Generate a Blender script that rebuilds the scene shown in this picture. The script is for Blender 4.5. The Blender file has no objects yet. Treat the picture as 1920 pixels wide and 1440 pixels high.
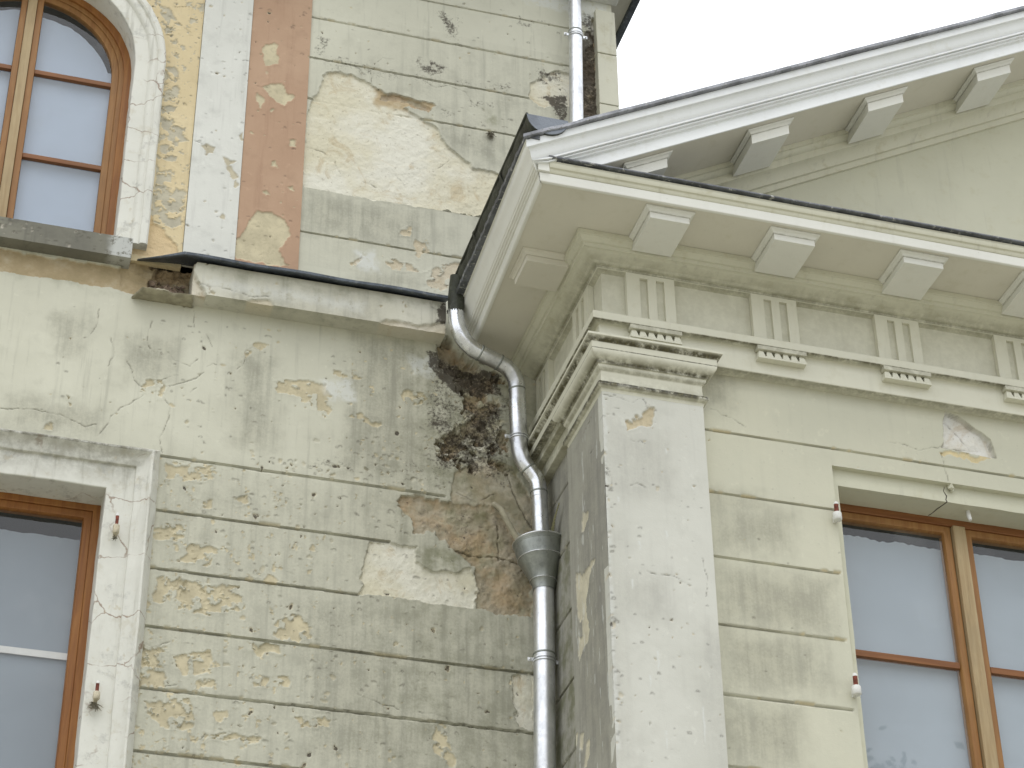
import bpy, bmesh, math, random
import numpy as np
from mathutils import Vector, Matrix
S = bpy.context.scene
C = S.collection
rad = math.radians

# ------------------------------------------------------------------ camera, sky, sun, exposure
cd = bpy.data.cameras.new("camera"); cam = bpy.data.objects.new("camera", cd); C.objects.link(cam)
cd.sensor_fit = 'HORIZONTAL'; cd.sensor_width = 36.0; cd.lens = 79.1
cd.clip_start = 0.05; cd.clip_end = 2000
Rr = ((0.9597801, -0.2805607, -0.0103574), (0.1494471, 0.5417821, -0.8271262), (0.2376714, 0.7923114, 0.5619209))
m = Matrix.Identity(4)
for i in range(3):
    m[i][0] = Rr[0][i]; m[i][1] = -Rr[1][i]; m[i][2] = -Rr[2][i]
cam.matrix_world = m            # camera stands at the origin, the ground lies 1.6 m below
S.camera = cam

SUN_EL, SUN_AZ = rad(64), rad(200)      # azimuth from +Y, clockwise seen from above
W = bpy.data.worlds.new("World"); S.world = W; W.use_nodes = True
wn = W.node_tree.nodes; wl = W.node_tree.links; wn.clear()
wo = wn.new('ShaderNodeOutputWorld'); bg = wn.new('ShaderNodeBackground'); bg.inputs['Strength'].default_value = 0.1
sk = wn.new('ShaderNodeTexSky'); sk.sky_type = 'NISHITA'; sk.sun_disc = False
sk.sun_elevation = SUN_EL; sk.sun_rotation = SUN_AZ; sk.dust_density = 3.0; sk.air_density = 1.0
geo = wn.new('ShaderNodeTexCoord'); sep = wn.new('ShaderNodeSeparateXYZ'); wl.new(geo.outputs['Generated'], sep.inputs[0])
rp = wn.new('ShaderNodeValToRGB')        # an overcast sky is about three times brighter at the zenith
rp.color_ramp.elements[0].position = 0.0; rp.color_ramp.elements[0].color = (10.5, 10.7, 11.0, 1)
rp.color_ramp.elements[1].position = 1.0; rp.color_ramp.elements[1].color = (19.0, 19.5, 20.2, 1)
wl.new(sep.outputs['Z'], rp.inputs['Fac'])
cl = wn.new('ShaderNodeTexNoise'); cl.inputs['Scale'].default_value = 2.2; cl.inputs['Detail'].default_value = 4
wl.new(geo.outputs['Generated'], cl.inputs['Vector'])
clm = wn.new('ShaderNodeMapRange'); clm.inputs['To Min'].default_value = 0.84; clm.inputs['To Max'].default_value = 1.16
wl.new(cl.outputs['Fac'], clm.inputs['Value'])
cm = wn.new('ShaderNodeMix'); cm.data_type = 'RGBA'; cm.blend_type = 'MULTIPLY'; cm.inputs[0].default_value = 1.0
wl.new(rp.outputs['Color'], cm.inputs[6]); wl.new(clm.outputs['Result'], cm.inputs[7])
mx = wn.new('ShaderNodeMix'); mx.data_type = 'RGBA'; mx.inputs[0].default_value = 0.9
wl.new(sk.outputs['Color'], mx.inputs[6]); wl.new(cm.outputs[2], mx.inputs[7])
wl.new(mx.outputs[2], bg.inputs['Color']); wl.new(bg.outputs[0], wo.inputs[0])

sd = bpy.data.lights.new("sun", 'SUN'); sd.energy = 0.8; sd.angle = rad(34); sd.color = (1.0, 0.97, 0.92)
sun = bpy.data.objects.new("sun", sd); C.objects.link(sun)
dv = Vector((math.sin(SUN_AZ)*math.cos(SUN_EL), math.cos(SUN_AZ)*math.cos(SUN_EL), math.sin(SUN_EL)))
sun.rotation_euler = dv.to_track_quat('Z', 'Y').to_euler()
S.view_settings.view_transform = 'Standard'; S.view_settings.look = 'None'
S.view_settings.exposure = 0.07; S.view_settings.gamma = 1.0
S.render.engine = 'CYCLES'

# ------------------------------------------------------------------ traced plaster losses, cracks and stains, in metres on each wall
DMG = {
 'wallA': {
  'render': [
   [(1.674,8.242),(1.757,8.262),(1.801,8.247),(1.856,8.235),(1.911,8.222),(1.936,8.209),(1.976,8.18),(2.036,8.144),(2.076,8.166),(2.135,8.167),(2.195,8.15),(2.255,8.151),(2.285,8.133),(2.246,8.098),(2.196,8.099),(2.146,8.1),(2.107,8.09),(2.177,8.05),(2.237,8.02),(2.286,7.993),(2.317,7.925),(2.367,7.861),(2.416,7.823),(2.456,7.788),(2.506,7.75),(2.565,7.751),(2.65,7.745),(2.624,7.635),(2.574,7.515),(2.549,7.431),(2.359,7.432),(2.032,7.416),(1.784,7.422),(1.577,7.42),(1.578,7.719),(1.587,7.98),(1.618,8.044),(1.645,8.107)],
   [(2.825,8.43),(2.867,8.473),(2.92,8.506),(2.973,8.558),(3.057,8.566),(3.12,8.568),(3.113,8.328),(2.968,8.306),(2.884,8.274),(2.844,8.303),(2.824,8.351)],
   [(1.987,5.363),(2.217,5.363),(2.213,5.28),(2.292,5.246),(2.418,5.253),(2.481,5.297),(2.523,5.187),(2.502,5.069),(2.356,5.071),(2.169,5.078),(1.944,5.068),(1.973,5.118),(1.951,5.149),(1.979,5.28)],
   [(2.688,4.746),(2.771,4.768),(2.792,4.759),(2.787,4.485),(2.716,4.487),(2.686,4.548),(2.701,4.561),(2.677,4.667)],
   [(0.062,6.709),(0.111,6.719),(0.318,6.707),(0.542,6.715),(0.733,6.716),(0.749,6.735),(0.734,6.971),(0.975,7.022),(0.984,6.9),(0.793,6.849),(0.798,6.674),(0.776,6.62),(0.762,6.58),(0.719,6.577),(0.657,6.591),(0.607,6.576),(0.555,6.571),(0.503,6.582),(0.425,6.588),(0.348,6.584),(0.264,6.577),(0.178,6.582),(0.078,6.572)],
  ],
  'stone': [
   [(2.29,6.575),(2.373,6.607),(2.383,6.543),(2.504,6.478),(2.551,6.465),(2.672,6.411),(2.699,6.275),(2.697,6.083),(2.694,5.854),(2.667,5.829),(2.622,5.893),(2.585,5.836),(2.441,5.822),(2.386,5.864),(2.332,5.896),(2.278,5.949),(2.367,6.047),(2.422,6.109),(2.44,6.218),(2.412,6.299),(2.402,6.383),(2.329,6.391),(2.346,6.471)],
   [(2.113,5.596),(2.139,5.642),(2.352,5.646),(2.589,5.654),(2.654,5.585),(2.728,5.452),(2.759,5.374),(2.789,5.202),(2.786,5.063),(2.649,5.067),(2.523,5.072),(2.523,5.187),(2.492,5.31),(2.354,5.407),(2.311,5.46),(2.205,5.443),(2.183,5.499)],
   [(3.195,8.926),(3.219,9.029),(3.246,9.022),(3.24,8.624),(3.238,8.305),(3.07,8.252),(3.121,8.594),(3.146,8.736),(3.18,8.785),(3.213,8.834),(3.193,8.884)],
  ],
  'hole': [
   [(2.29,6.575),(2.373,6.607),(2.388,6.544),(2.504,6.472),(2.532,6.429),(2.495,6.4),(2.439,6.39),(2.384,6.434),(2.346,6.492),(2.309,6.518)],
   [(2.367,6.047),(2.44,6.091),(2.55,6.1),(2.586,6.033),(2.531,5.982),(2.44,5.945),(2.35,5.92),(2.296,5.952)],
   [(0.841,6.793),(1.042,6.839),(1.046,6.724),(0.983,6.678),(0.923,6.65),(0.885,6.691),(0.854,6.74)],
  ],
  'under': [
   [(0.861,6.071),(0.898,6.088),(0.957,6.089),(0.973,6.045),(0.956,5.996),(0.904,6.002),(0.865,6.016)],
   [(1.381,6.387),(1.416,6.405),(1.461,6.386),(1.427,6.364),(1.375,6.333),(1.347,6.285),(1.34,6.327)],
   [(1.498,6.176),(1.646,6.214),(1.744,6.21),(1.764,6.151),(1.794,6.052),(1.787,6.009),(1.725,6.019),(1.652,6.079),(1.58,6.118),(1.51,6.116)],
   [(1.563,4.889),(1.674,4.915),(1.731,4.882),(1.735,4.78),(1.587,4.78),(1.558,4.817)],
   [(1.433,4.749),(1.589,4.75),(1.59,4.719),(1.491,4.686)],
   [(0.961,4.679),(0.98,4.657),(1.015,4.671),(1.051,4.666),(1.08,4.631),(1.092,4.475),(0.977,4.479)],
   [(1.053,4.411),(1.078,4.424),(1.076,4.337),(1.014,4.349)],
   [(2.31,4.437),(2.37,4.455),(2.36,4.379),(2.401,4.31),(2.401,4.248),(2.311,4.321)],
   [(0.522,5.914),(0.543,5.917),(0.547,5.868),(0.532,5.86)],
   [(0.42,5.746),(0.46,5.758),(0.467,5.73),(0.422,5.722)],
   [(1.786,6.292),(1.848,6.314),(1.92,6.316),(1.948,6.279),(1.85,6.261),(1.795,6.272)],
   [(2.121,6.225),(2.166,6.249),(2.239,6.236),(2.257,6.207),(2.203,6.166),(2.14,6.165)],
   [(1.874,6.055),(1.927,6.075),(1.972,6.031),(2.026,6.04),(2.017,6.008),(1.955,6.013),(1.892,6.028)],
   [(2.112,7.238),(2.159,7.283),(2.159,7.236),(2.122,7.205)],
   [(2.189,7.184),(2.236,7.205),(2.246,7.172),(2.208,7.153)],
   [(2.022,7.022),(2.077,7.057),(2.106,7.028),(2.172,7.03),(2.229,6.99),(2.154,6.992),(2.06,6.984)],
   [(2.248,6.999),(2.323,7.072),(2.4,7.093),(2.438,7.084),(2.381,6.992),(2.334,6.891),(2.259,6.887)],
   [(1.846,6.952),(1.882,7.016),(1.904,7.033),(1.896,6.985),(1.865,6.945)],
   [(2.102,7.236),(2.164,7.266),(2.15,7.211),(2.112,7.209)],
   [(2.179,7.199),(2.236,7.194),(2.256,7.128),(2.209,7.072),(2.19,7.091)],
   [(2.535,7.707),(2.585,7.743),(2.645,7.725),(2.614,7.633),(2.545,7.642)],
   [(1.139,5.449),(1.232,5.464),(1.235,5.41),(1.161,5.398)],
   [(1.334,5.491),(1.409,5.514),(1.411,5.471),(1.346,5.449)],
   [(0.976,5.273),(1.047,5.31),(1.103,5.303),(1.108,5.24),(0.99,5.211)],
   [(1.147,5.204),(1.228,5.237),(1.278,5.192),(1.228,5.1),(1.107,5.124)],
   [(1.006,5.015),(1.112,5.051),(1.126,4.991),(1.075,4.943),(1.034,4.886),(1.005,4.902)],
   [(1.133,5.013),(1.39,5.019),(1.423,4.921),(1.289,4.861),(1.125,4.868),(1.102,4.947)],
   [(1.107,4.634),(1.274,4.677),(1.29,4.579),(1.167,4.543)],
   [(1.47,4.583),(1.641,4.606),(1.634,4.555),(1.481,4.535)],
   [(1.23,4.532),(1.31,4.542),(1.312,4.513),(1.232,4.503)],
   [(1.668,4.412),(1.831,4.422),(1.824,4.373),(1.697,4.367)],
   [(1.283,4.277),(1.566,4.292),(1.558,4.272),(1.276,4.247)],
   [(1.002,4.395),(1.219,4.433),(1.22,4.298),(1.08,4.29)],
   [(1.01,5.625),(1.227,5.641),(1.223,5.572),(1.016,5.538)],
  ],
  'crack': [
   [(0.879,6.425),(0.858,6.363),(0.863,6.311),(0.874,6.271),(0.902,6.245)],
   [(0.78,6.17),(0.807,6.103),(0.815,6.063),(0.859,6.035)],
   [(0.864,5.985),(0.809,5.929),(0.769,5.902),(0.74,5.857),(0.712,5.792),(0.677,5.726)],
   [(0.953,6.088),(0.997,6.127),(1.023,6.132)],
   [(0.969,6.05),(1.01,6.067),(1.059,6.102),(1.109,6.127),(1.149,6.17)],
   [(0.974,5.984),(1.002,5.943),(0.995,5.871),(0.98,5.798),(0.965,5.766),(0.98,5.679)],
   [(0.219,5.795),(0.363,5.82),(0.487,5.812),(0.615,5.765),(0.663,5.788)],
   [(0.685,6.288),(0.71,6.198),(0.691,6.123)],
   [(0.962,6.256),(1,6.211),(1.078,6.194),(1.11,6.241)],
   [(0.619,6.444),(0.617,6.37),(0.591,6.291)],
   [(1.344,6.333),(1.373,6.365)],
   [(1.343,6.285),(1.328,6.24),(1.303,6.214)],
   [(1.073,6.522),(1.08,6.426)],
   [(1.143,6.396),(1.182,6.329)],
   [(1.155,6.208),(1.189,6.23),(1.224,6.221)],
   [(1.089,6.04),(1.113,6.076)],
   [(1.924,8.303),(1.926,8.226)],
   [(2.193,8.329),(2.244,8.29),(2.284,8.274),(2.354,8.303),(2.435,8.284),(2.466,8.252),(2.496,8.208),(2.526,8.189)],
   [(1.958,4.553),(2.069,4.524),(2.118,4.519),(2.154,4.503)],
   [(2.239,4.508),(2.36,4.496),(2.38,4.478),(2.461,4.466),(2.583,4.46),(2.664,4.465)],
   [(1.962,8.377),(1.991,8.417),(2.041,8.416)],
   [(2.335,6.846),(2.297,6.805),(2.25,6.852)],
   [(0.965,4.684),(1.016,4.661),(1.05,4.681),(1.088,4.701)],
   [(1.091,4.484),(1.135,4.5)],
   [(1.219,4.24),(1.267,4.256),(1.283,4.277)],
   [(1.38,4.27),(1.434,4.267),(1.522,4.277)],
   [(1.603,7.7),(1.661,7.689),(1.704,7.668)],
   [(1.749,7.636),(1.78,7.558)],
   [(2.066,7.622),(2.116,7.56)],
   [(1.895,7.536),(1.973,7.504)],
   [(2.309,7.712),(2.387,7.816)],
  ],
  'dark': [
   [(2.15,8.489),(2.211,8.504),(2.313,8.463),(2.354,8.408),(2.314,8.359),(2.233,8.365),(2.162,8.361),(2.141,8.421)],
   [(2.456,8.276),(2.516,8.226),(2.628,8.278),(2.638,8.216),(2.536,8.153),(2.466,8.175)],
   [(2.299,8.889),(2.413,8.85),(2.414,8.674),(2.342,8.67),(2.29,8.791)],
   [(2.305,8.125),(2.415,8.138),(2.406,8.072),(2.316,8.063)],
   [(2.827,8.549),(3.058,8.606),(3.07,8.265),(2.966,8.241),(3.023,8.464),(2.867,8.466)],
   [(3.134,9.063),(3.265,9.096),(3.258,8.283),(3.101,8.247)],
   [(1.748,8.52),(1.591,8.481),(1.588,8.311),(1.675,8.345)],
   [(2.217,6.458),(2.402,6.481),(2.532,6.245),(2.622,5.997),(2.261,5.884),(2.221,6.19)],
   [(2.206,5.373),(2.481,5.379),(2.418,5.253),(2.302,5.247)],
   [(2.408,4.987),(2.481,4.998),(2.481,4.919),(2.419,4.899)],
   [(2.248,4.579),(2.359,4.572),(2.36,4.518),(2.259,4.527)],
   [(2.586,5.035),(2.786,5.063),(2.773,4.88),(2.606,4.857)],
   [(2.329,5.813),(2.362,5.807),(2.363,5.66),(2.266,5.644),(2.286,5.794)],
   [(1.647,5.791),(2.261,5.864),(2.262,5.752),(1.651,5.682)],
   [(1.482,5.022),(1.724,5.047),(1.728,4.964),(1.487,4.93)],
   [(1.879,4.542),(2.768,4.569),(2.764,4.29),(2.183,4.222)],
   [(2.248,6.988),(2.343,6.995),(2.334,6.891),(2.249,6.886)],
   [(2.738,8.919),(2.981,8.94),(2.97,8.882),(2.737,8.851)],
  ],
  'green': [
   [(2.352,5.646),(2.633,5.679),(2.653,5.561),(2.353,5.526)],
   [(2.635,5.926),(2.79,5.952),(2.785,5.642),(2.719,5.644)],
   [(2.049,6.634),(2.345,6.624),(2.346,6.558),(2.05,6.568)],
   [(2.217,5.374),(2.481,5.391),(2.439,5.244),(2.271,5.242)],
   [(2.557,8.145),(2.638,8.164),(2.637,8.087),(2.556,8.069)],
   [(1.489,4.736),(1.589,4.74),(1.572,4.707),(1.5,4.697)],
  ],
  'white': [
   [(2.142,9.054),(2.75,9.054),(2.983,9.031),(3.069,9.025),(3.133,9.014),(3.195,8.926),(3.291,8.922),(3.307,9.363)],
   [(2.162,6.458),(2.291,6.46),(2.292,6.352),(2.182,6.354)],
   [(1.717,6.226),(1.877,6.255),(1.898,6.133),(1.774,6.132)],
   [(1.871,7.06),(1.964,7.079),(1.995,6.96),(1.893,6.939)],
  ],
  'grime': [
   [(0.406,6.36),(0.556,6.389),(0.526,6.175),(0.493,6.168)],
   [(0.752,6.3),(0.99,6.345),(0.99,6.115),(0.788,6.079)],
   [(1.304,6.341),(1.482,6.31),(1.507,5.818),(1.337,5.789)],
   [(1.886,6.559),(2.346,6.536),(2.405,5.765),(1.825,5.67)],
   [(1.661,5.039),(2.798,5.088),(2.784,4.293),(1.699,4.165)],
   [(1.577,7.406),(2.301,7.42),(2.228,7.099),(1.589,7.128)],
   [(2.276,8.029),(2.738,8.034),(2.635,7.76),(2.357,7.834)],
   [(2.608,8.312),(2.823,8.311),(2.791,8.2),(2.607,8.157)],
   [(1.902,6.952),(2.201,6.956),(2.193,6.886),(1.904,6.862)],
   [(0.26,5.862),(0.672,5.865),(0.684,5.737),(0.276,5.716)],
  ],
 },
 'salmon': {
  'under': [
   [(1.314,8.32),(1.332,8.351),(1.395,8.353),(1.416,8.217),(1.35,8.188),(1.328,8.234)],
   [(1.338,8.046),(1.442,8.09),(1.464,8.026),(1.513,8.019),(1.459,7.938),(1.4,7.961)],
   [(1.303,7.988),(1.337,7.971),(1.337,7.896),(1.317,7.904)],
   [(1.488,7.711),(1.527,7.707),(1.528,7.665),(1.495,7.669)],
   [(1.256,7.001),(1.314,7.116),(1.346,7.204),(1.383,7.2),(1.428,7.215),(1.476,7.174),(1.52,7.125),(1.502,7.03),(1.472,6.967),(1.517,6.891),(1.418,6.871),(1.236,6.884)],
   [(1.416,7.537),(1.44,7.542),(1.437,7.506),(1.418,7.508)],
   [(1.37,7.343),(1.393,7.354),(1.4,7.32),(1.377,7.309)],
   [(1.503,7.396),(1.531,7.408),(1.532,7.378),(1.509,7.373)],
   [(1.374,7.911),(1.393,7.91),(1.39,7.878),(1.377,7.881)],
  ],
  'crack': [
   [(1.3,8.037),(1.339,8.034),(1.37,7.991)],
  ],
 },
 'whitestrip': {
  'under': [
   [(1.038,7.56),(1.065,7.572),(1.102,7.562),(1.087,7.511),(1.06,7.505)],
   [(1.161,7.516),(1.19,7.498),(1.218,7.493),(1.192,7.463),(1.222,7.434),(1.233,7.401),(1.197,7.382),(1.184,7.438)],
   [(1.235,7.689),(1.255,7.694),(1.256,7.645),(1.239,7.641)],
   [(1.215,7.386),(1.24,7.356),(1.237,7.332),(1.218,7.339)],
   [(1.158,7.123),(1.185,7.129),(1.186,7.106),(1.164,7.107)],
  ],
  'crack': [
   [(1.21,8.192),(1.233,8.204),(1.253,8.196)],
   [(0.99,7.585),(1.046,7.573)],
  ],
 },
 'yellow': {
  'under': [
   [(0.831,7.266),(0.884,7.283),(0.93,7.265),(0.982,7.247),(0.978,7.229),(0.982,7.057),(0.941,7.003),(0.823,7.024),(0.806,7.237)],
   [(0.813,7.785),(0.861,7.821),(0.896,7.854),(0.889,7.755),(0.898,7.696),(0.956,7.673),(0.962,7.578),(0.908,7.566),(0.908,7.447),(0.907,7.329),(0.884,7.283),(0.821,7.275),(0.809,7.543)],
   [(0.812,8.095),(0.871,8.071),(0.892,7.853),(0.812,7.797),(0.796,8.003)],
   [(0.823,8.326),(0.86,8.342),(0.885,8.265),(0.875,8.135),(0.848,8.128)],
   [(0.91,8.451),(0.944,8.441),(0.949,8.371),(0.913,8.4)],
   [(0.743,8.499),(0.792,8.486),(0.857,8.386),(0.918,8.337),(0.859,8.361),(0.798,8.281),(0.76,8.4)],
  ],
  'render': [
   [(0.703,7.078),(0.762,7.113),(0.818,7.08),(0.833,7.014),(0.869,7),(0.909,6.952),(0.966,6.896),(0.971,6.841),(0.727,6.791)],
  ],
  'crack': [
   [(0.849,8.494),(0.892,8.505)],
   [(0.799,8.275),(0.831,8.289)],
   [(0.857,8.386),(0.928,8.333)],
   [(0.887,7.852),(0.914,7.858)],
  ],
 },
 'wallB': {
  'hole': [
   [(4.594,5.952),(4.657,5.934),(4.716,5.891),(4.81,5.825),(4.828,5.723),(4.78,5.726),(4.726,5.729),(4.652,5.734),(4.545,5.739),(4.566,5.771),(4.576,5.89)],
  ],
  'under': [
   [(4.542,5.715),(4.651,5.725),(4.725,5.723),(4.827,5.717),(4.776,5.702),(4.718,5.67),(4.668,5.696),(4.561,5.695)],
  ],
  'crack': [
   [(4.261,5.714),(4.341,5.722),(4.424,5.701),(4.479,5.722),(4.545,5.739)],
   [(3.371,5.754),(3.43,5.731),(3.5,5.714),(3.544,5.676)],
   [(4.547,5.71),(4.545,5.652),(4.552,5.585),(4.561,5.529)],
  ],
  'grime': [
   [(3.341,5.287),(3.59,5.295),(3.585,5.229),(3.335,5.189)],
   [(3.362,5.22),(3.725,5.25),(3.708,5.052),(3.347,4.997)],
   [(3.367,4.918),(3.902,4.916),(3.876,4.644),(3.348,4.623)],
   [(3.359,4.599),(3.82,4.597),(3.85,4.38),(3.35,4.29)],
   [(3.348,4.265),(3.69,4.258),(3.665,3.983),(3.338,3.944)],
   [(3.375,5.981),(3.52,5.984),(3.444,5.785),(3.363,5.793)],
  ],
 },
 'pilF': {
  'under': [
   [(2.922,5.572),(2.953,5.573),(2.98,5.582),(3.005,5.625),(3.037,5.649),(3.048,5.667),(3.071,5.663),(3.073,5.617),(3.039,5.558),(2.978,5.544),(2.944,5.526),(2.925,5.553)],
  ],
  'crack': [
   [(2.836,5.691),(2.89,5.689),(2.944,5.679),(2.971,5.68),(3.005,5.698),(3.032,5.695),(3.041,5.658)],
   [(2.881,5.629),(2.908,5.63)],
   [(2.937,5.228),(2.975,5.248),(3.012,5.226)],
  ],
  'grime': [
   [(2.805,5.015),(2.877,4.972),(2.88,3.864),(2.811,3.855)],
   [(2.82,4.751),(3.09,4.791),(3.079,4.58),(2.813,4.543)],
   [(3.247,4.552),(3.357,4.542),(3.314,3.915),(3.254,3.908)],
   [(2.873,5.527),(3.151,5.489),(3.136,5.205),(2.836,5.184)],
  ],
 },
 'pilS': {
  'under': [
   [(8.446,5.006),(8.361,4.948),(8.263,4.952),(8.17,4.929),(8.236,4.898),(8.272,4.856),(8.326,4.8),(8.32,4.697),(8.277,4.648),(8.305,4.597),(8.444,4.568),(8.45,4.676),(8.387,4.655),(8.381,4.729),(8.441,4.777),(8.447,4.893)],
   [(8.332,5.262),(8.254,5.223),(8.258,5.178),(8.341,5.168),(8.344,5.222)],
   [(8.459,4.221),(8.398,4.198),(8.436,4.122),(8.465,4.155)],
   [(8.372,4.144),(8.325,4.149),(8.332,4.075),(8.367,4.029),(8.412,4.044)],
   [(8.583,4.262),(8.49,4.23),(8.51,4.176),(8.606,4.177),(8.637,4.201)],
  ],
  'crack': [
   [(8.153,5.679),(8.217,5.665),(8.282,5.652)],
   [(8.14,5.487),(8.192,5.489)],
  ],
  'grime': [
   [(8.422,5.374),(7.993,5.123),(8.031,4.358),(8.429,4.555)],
   [(8.437,4.825),(8.019,4.606),(8.041,3.875),(8.503,4.079)],
   [(8.282,5.52),(8.021,5.532),(7.923,4.921),(8.354,5.165)],
  ],
 },
 'sideW': {
  'under': [
  ],
  'crack': [
  ],
  'grime': [
   [(9.208,6.092),(8.53,5.68),(8.663,4.154),(8.97,4.29)],
  ],
  'green': [
   [(8.886,5.473),(8.526,5.269),(8.626,4.138),(8.97,4.29)],
  ],
 },
}

# ------------------------------------------------------------------ noise (numpy)
_rg = np.random.RandomState(7); _T = _rg.rand(256, 256)
def vnoise(x, y, sx=0):
    x = x + sx*37.31; y = y + sx*11.77
    ix = np.floor(x).astype(np.int64); iy = np.floor(y).astype(np.int64)
    fx = x-ix; fy = y-iy; fx = fx*fx*fx*(fx*(fx*6-15)+10); fy = fy*fy*fy*(fy*(fy*6-15)+10)
    a = _T[ix & 255, iy & 255]; b = _T[(ix+1) & 255, iy & 255]; c = _T[ix & 255, (iy+1) & 255]; d = _T[(ix+1) & 255, (iy+1) & 255]
    return (a*(1-fx)+b*fx)*(1-fy)+(c*(1-fx)+d*fx)*fy
def fbm(x, y, o=4, s=0):
    t = 0; a = 0.5; n = 0
    for i in range(o):
        t = t+a*vnoise(x*(2**i), y*(2**i), s+i*3); n += a; a *= 0.55
    return t/n
def sstep(a, b, x):
    t = np.clip((x-a)/(b-a), 0, 1); return t*t*(3-2*t)

# ------------------------------------------------------------------ node helpers
class NT:
    def __init__(s, name):
        s.m = bpy.data.materials.new(name); s.m.use_nodes = True
        s.t = s.m.node_tree; s.n = s.t.nodes; s.l = s.t.links; s.n.clear()
        s.out = s.n.new('ShaderNodeOutputMaterial')
        s.tc = s.n.new('ShaderNodeTexCoord').outputs['Object']
    def set(s, sock, v):
        if isinstance(v, bpy.types.NodeSocket): s.l.new(v, sock)
        elif isinstance(v, (tuple, list)) and len(v) == 3 and sock.type == 'RGBA': sock.default_value = (*v, 1)
        else: sock.default_value = v
    def noise(s, scale, detail=4, rough=0.55, vec=None, stretch=None, off=(0, 0, 0), dist=0.0):
        v = vec or s.tc
        if stretch or off != (0, 0, 0):
            mp = s.n.new('ShaderNodeMapping'); mp.inputs['Scale'].default_value = stretch or (1, 1, 1); mp.inputs['Location'].default_value = off
            s.l.new(v, mp.inputs['Vector']); v = mp.outputs[0]
        n = s.n.new('ShaderNodeTexNoise'); n.inputs['Scale'].default_value = scale; n.inputs['Detail'].default_value = detail
        n.inputs['Roughness'].default_value = rough; n.inputs['Distortion'].default_value = dist
        s.l.new(v, n.inputs['Vector']); return n.outputs['Fac']
    def ramp(s, x, a, b, lo=0.0, hi=1.0):
        n = s.n.new('ShaderNodeMapRange'); n.interpolation_type = 'SMOOTHSTEP'
        for k, v in (('Value', x), ('From Min', a), ('From Max', b), ('To Min', lo), ('To Max', hi)): s.set(n.inputs[k], v)
        return n.outputs['Result']
    def math(s, op, a, b=0.0):
        n = s.n.new('ShaderNodeMath'); n.operation = op; s.set(n.inputs[0], a); s.set(n.inputs[1], b); return n.outputs[0]
    def mix(s, f, a, b, mode='MIX'):
        n = s.n.new('ShaderNodeMix'); n.data_type = 'RGBA'; n.blend_type = mode
        s.set(n.inputs[0], f); s.set(n.inputs[6], a); s.set(n.inputs[7], b); return n.outputs[2]
    def bump(s, h, strength, dist, prev=None):
        n = s.n.new('ShaderNodeBump'); n.inputs['Strength'].default_value = strength; n.inputs['Distance'].default_value = dist
        s.set(n.inputs['Height'], h)
        if prev: s.l.new(prev, n.inputs['Normal'])
        return n.outputs[0]
    def attr(s, name):
        n = s.n.new('ShaderNodeAttribute'); n.attribute_name = name
        p = s.n.new('ShaderNodeSeparateColor'); s.l.new(n.outputs['Color'], p.inputs[0])
        return p.outputs[0], p.outputs[1], p.outputs[2], n.outputs['Alpha']
    def bsdf(s, col, rough=0.8, normal=None, metal=0.0, spec=0.3):
        b = s.n.new('ShaderNodeBsdfPrincipled')
        s.set(b.inputs['Base Color'], col); s.set(b.inputs['Roughness'], rough); s.set(b.inputs['Metallic'], metal)
        b.inputs['Specular IOR Level'].default_value = spec
        if normal: s.l.new(normal, b.inputs['Normal'])
        s.l.new(b.outputs[0], s.out.inputs['Surface']); return b

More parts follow.
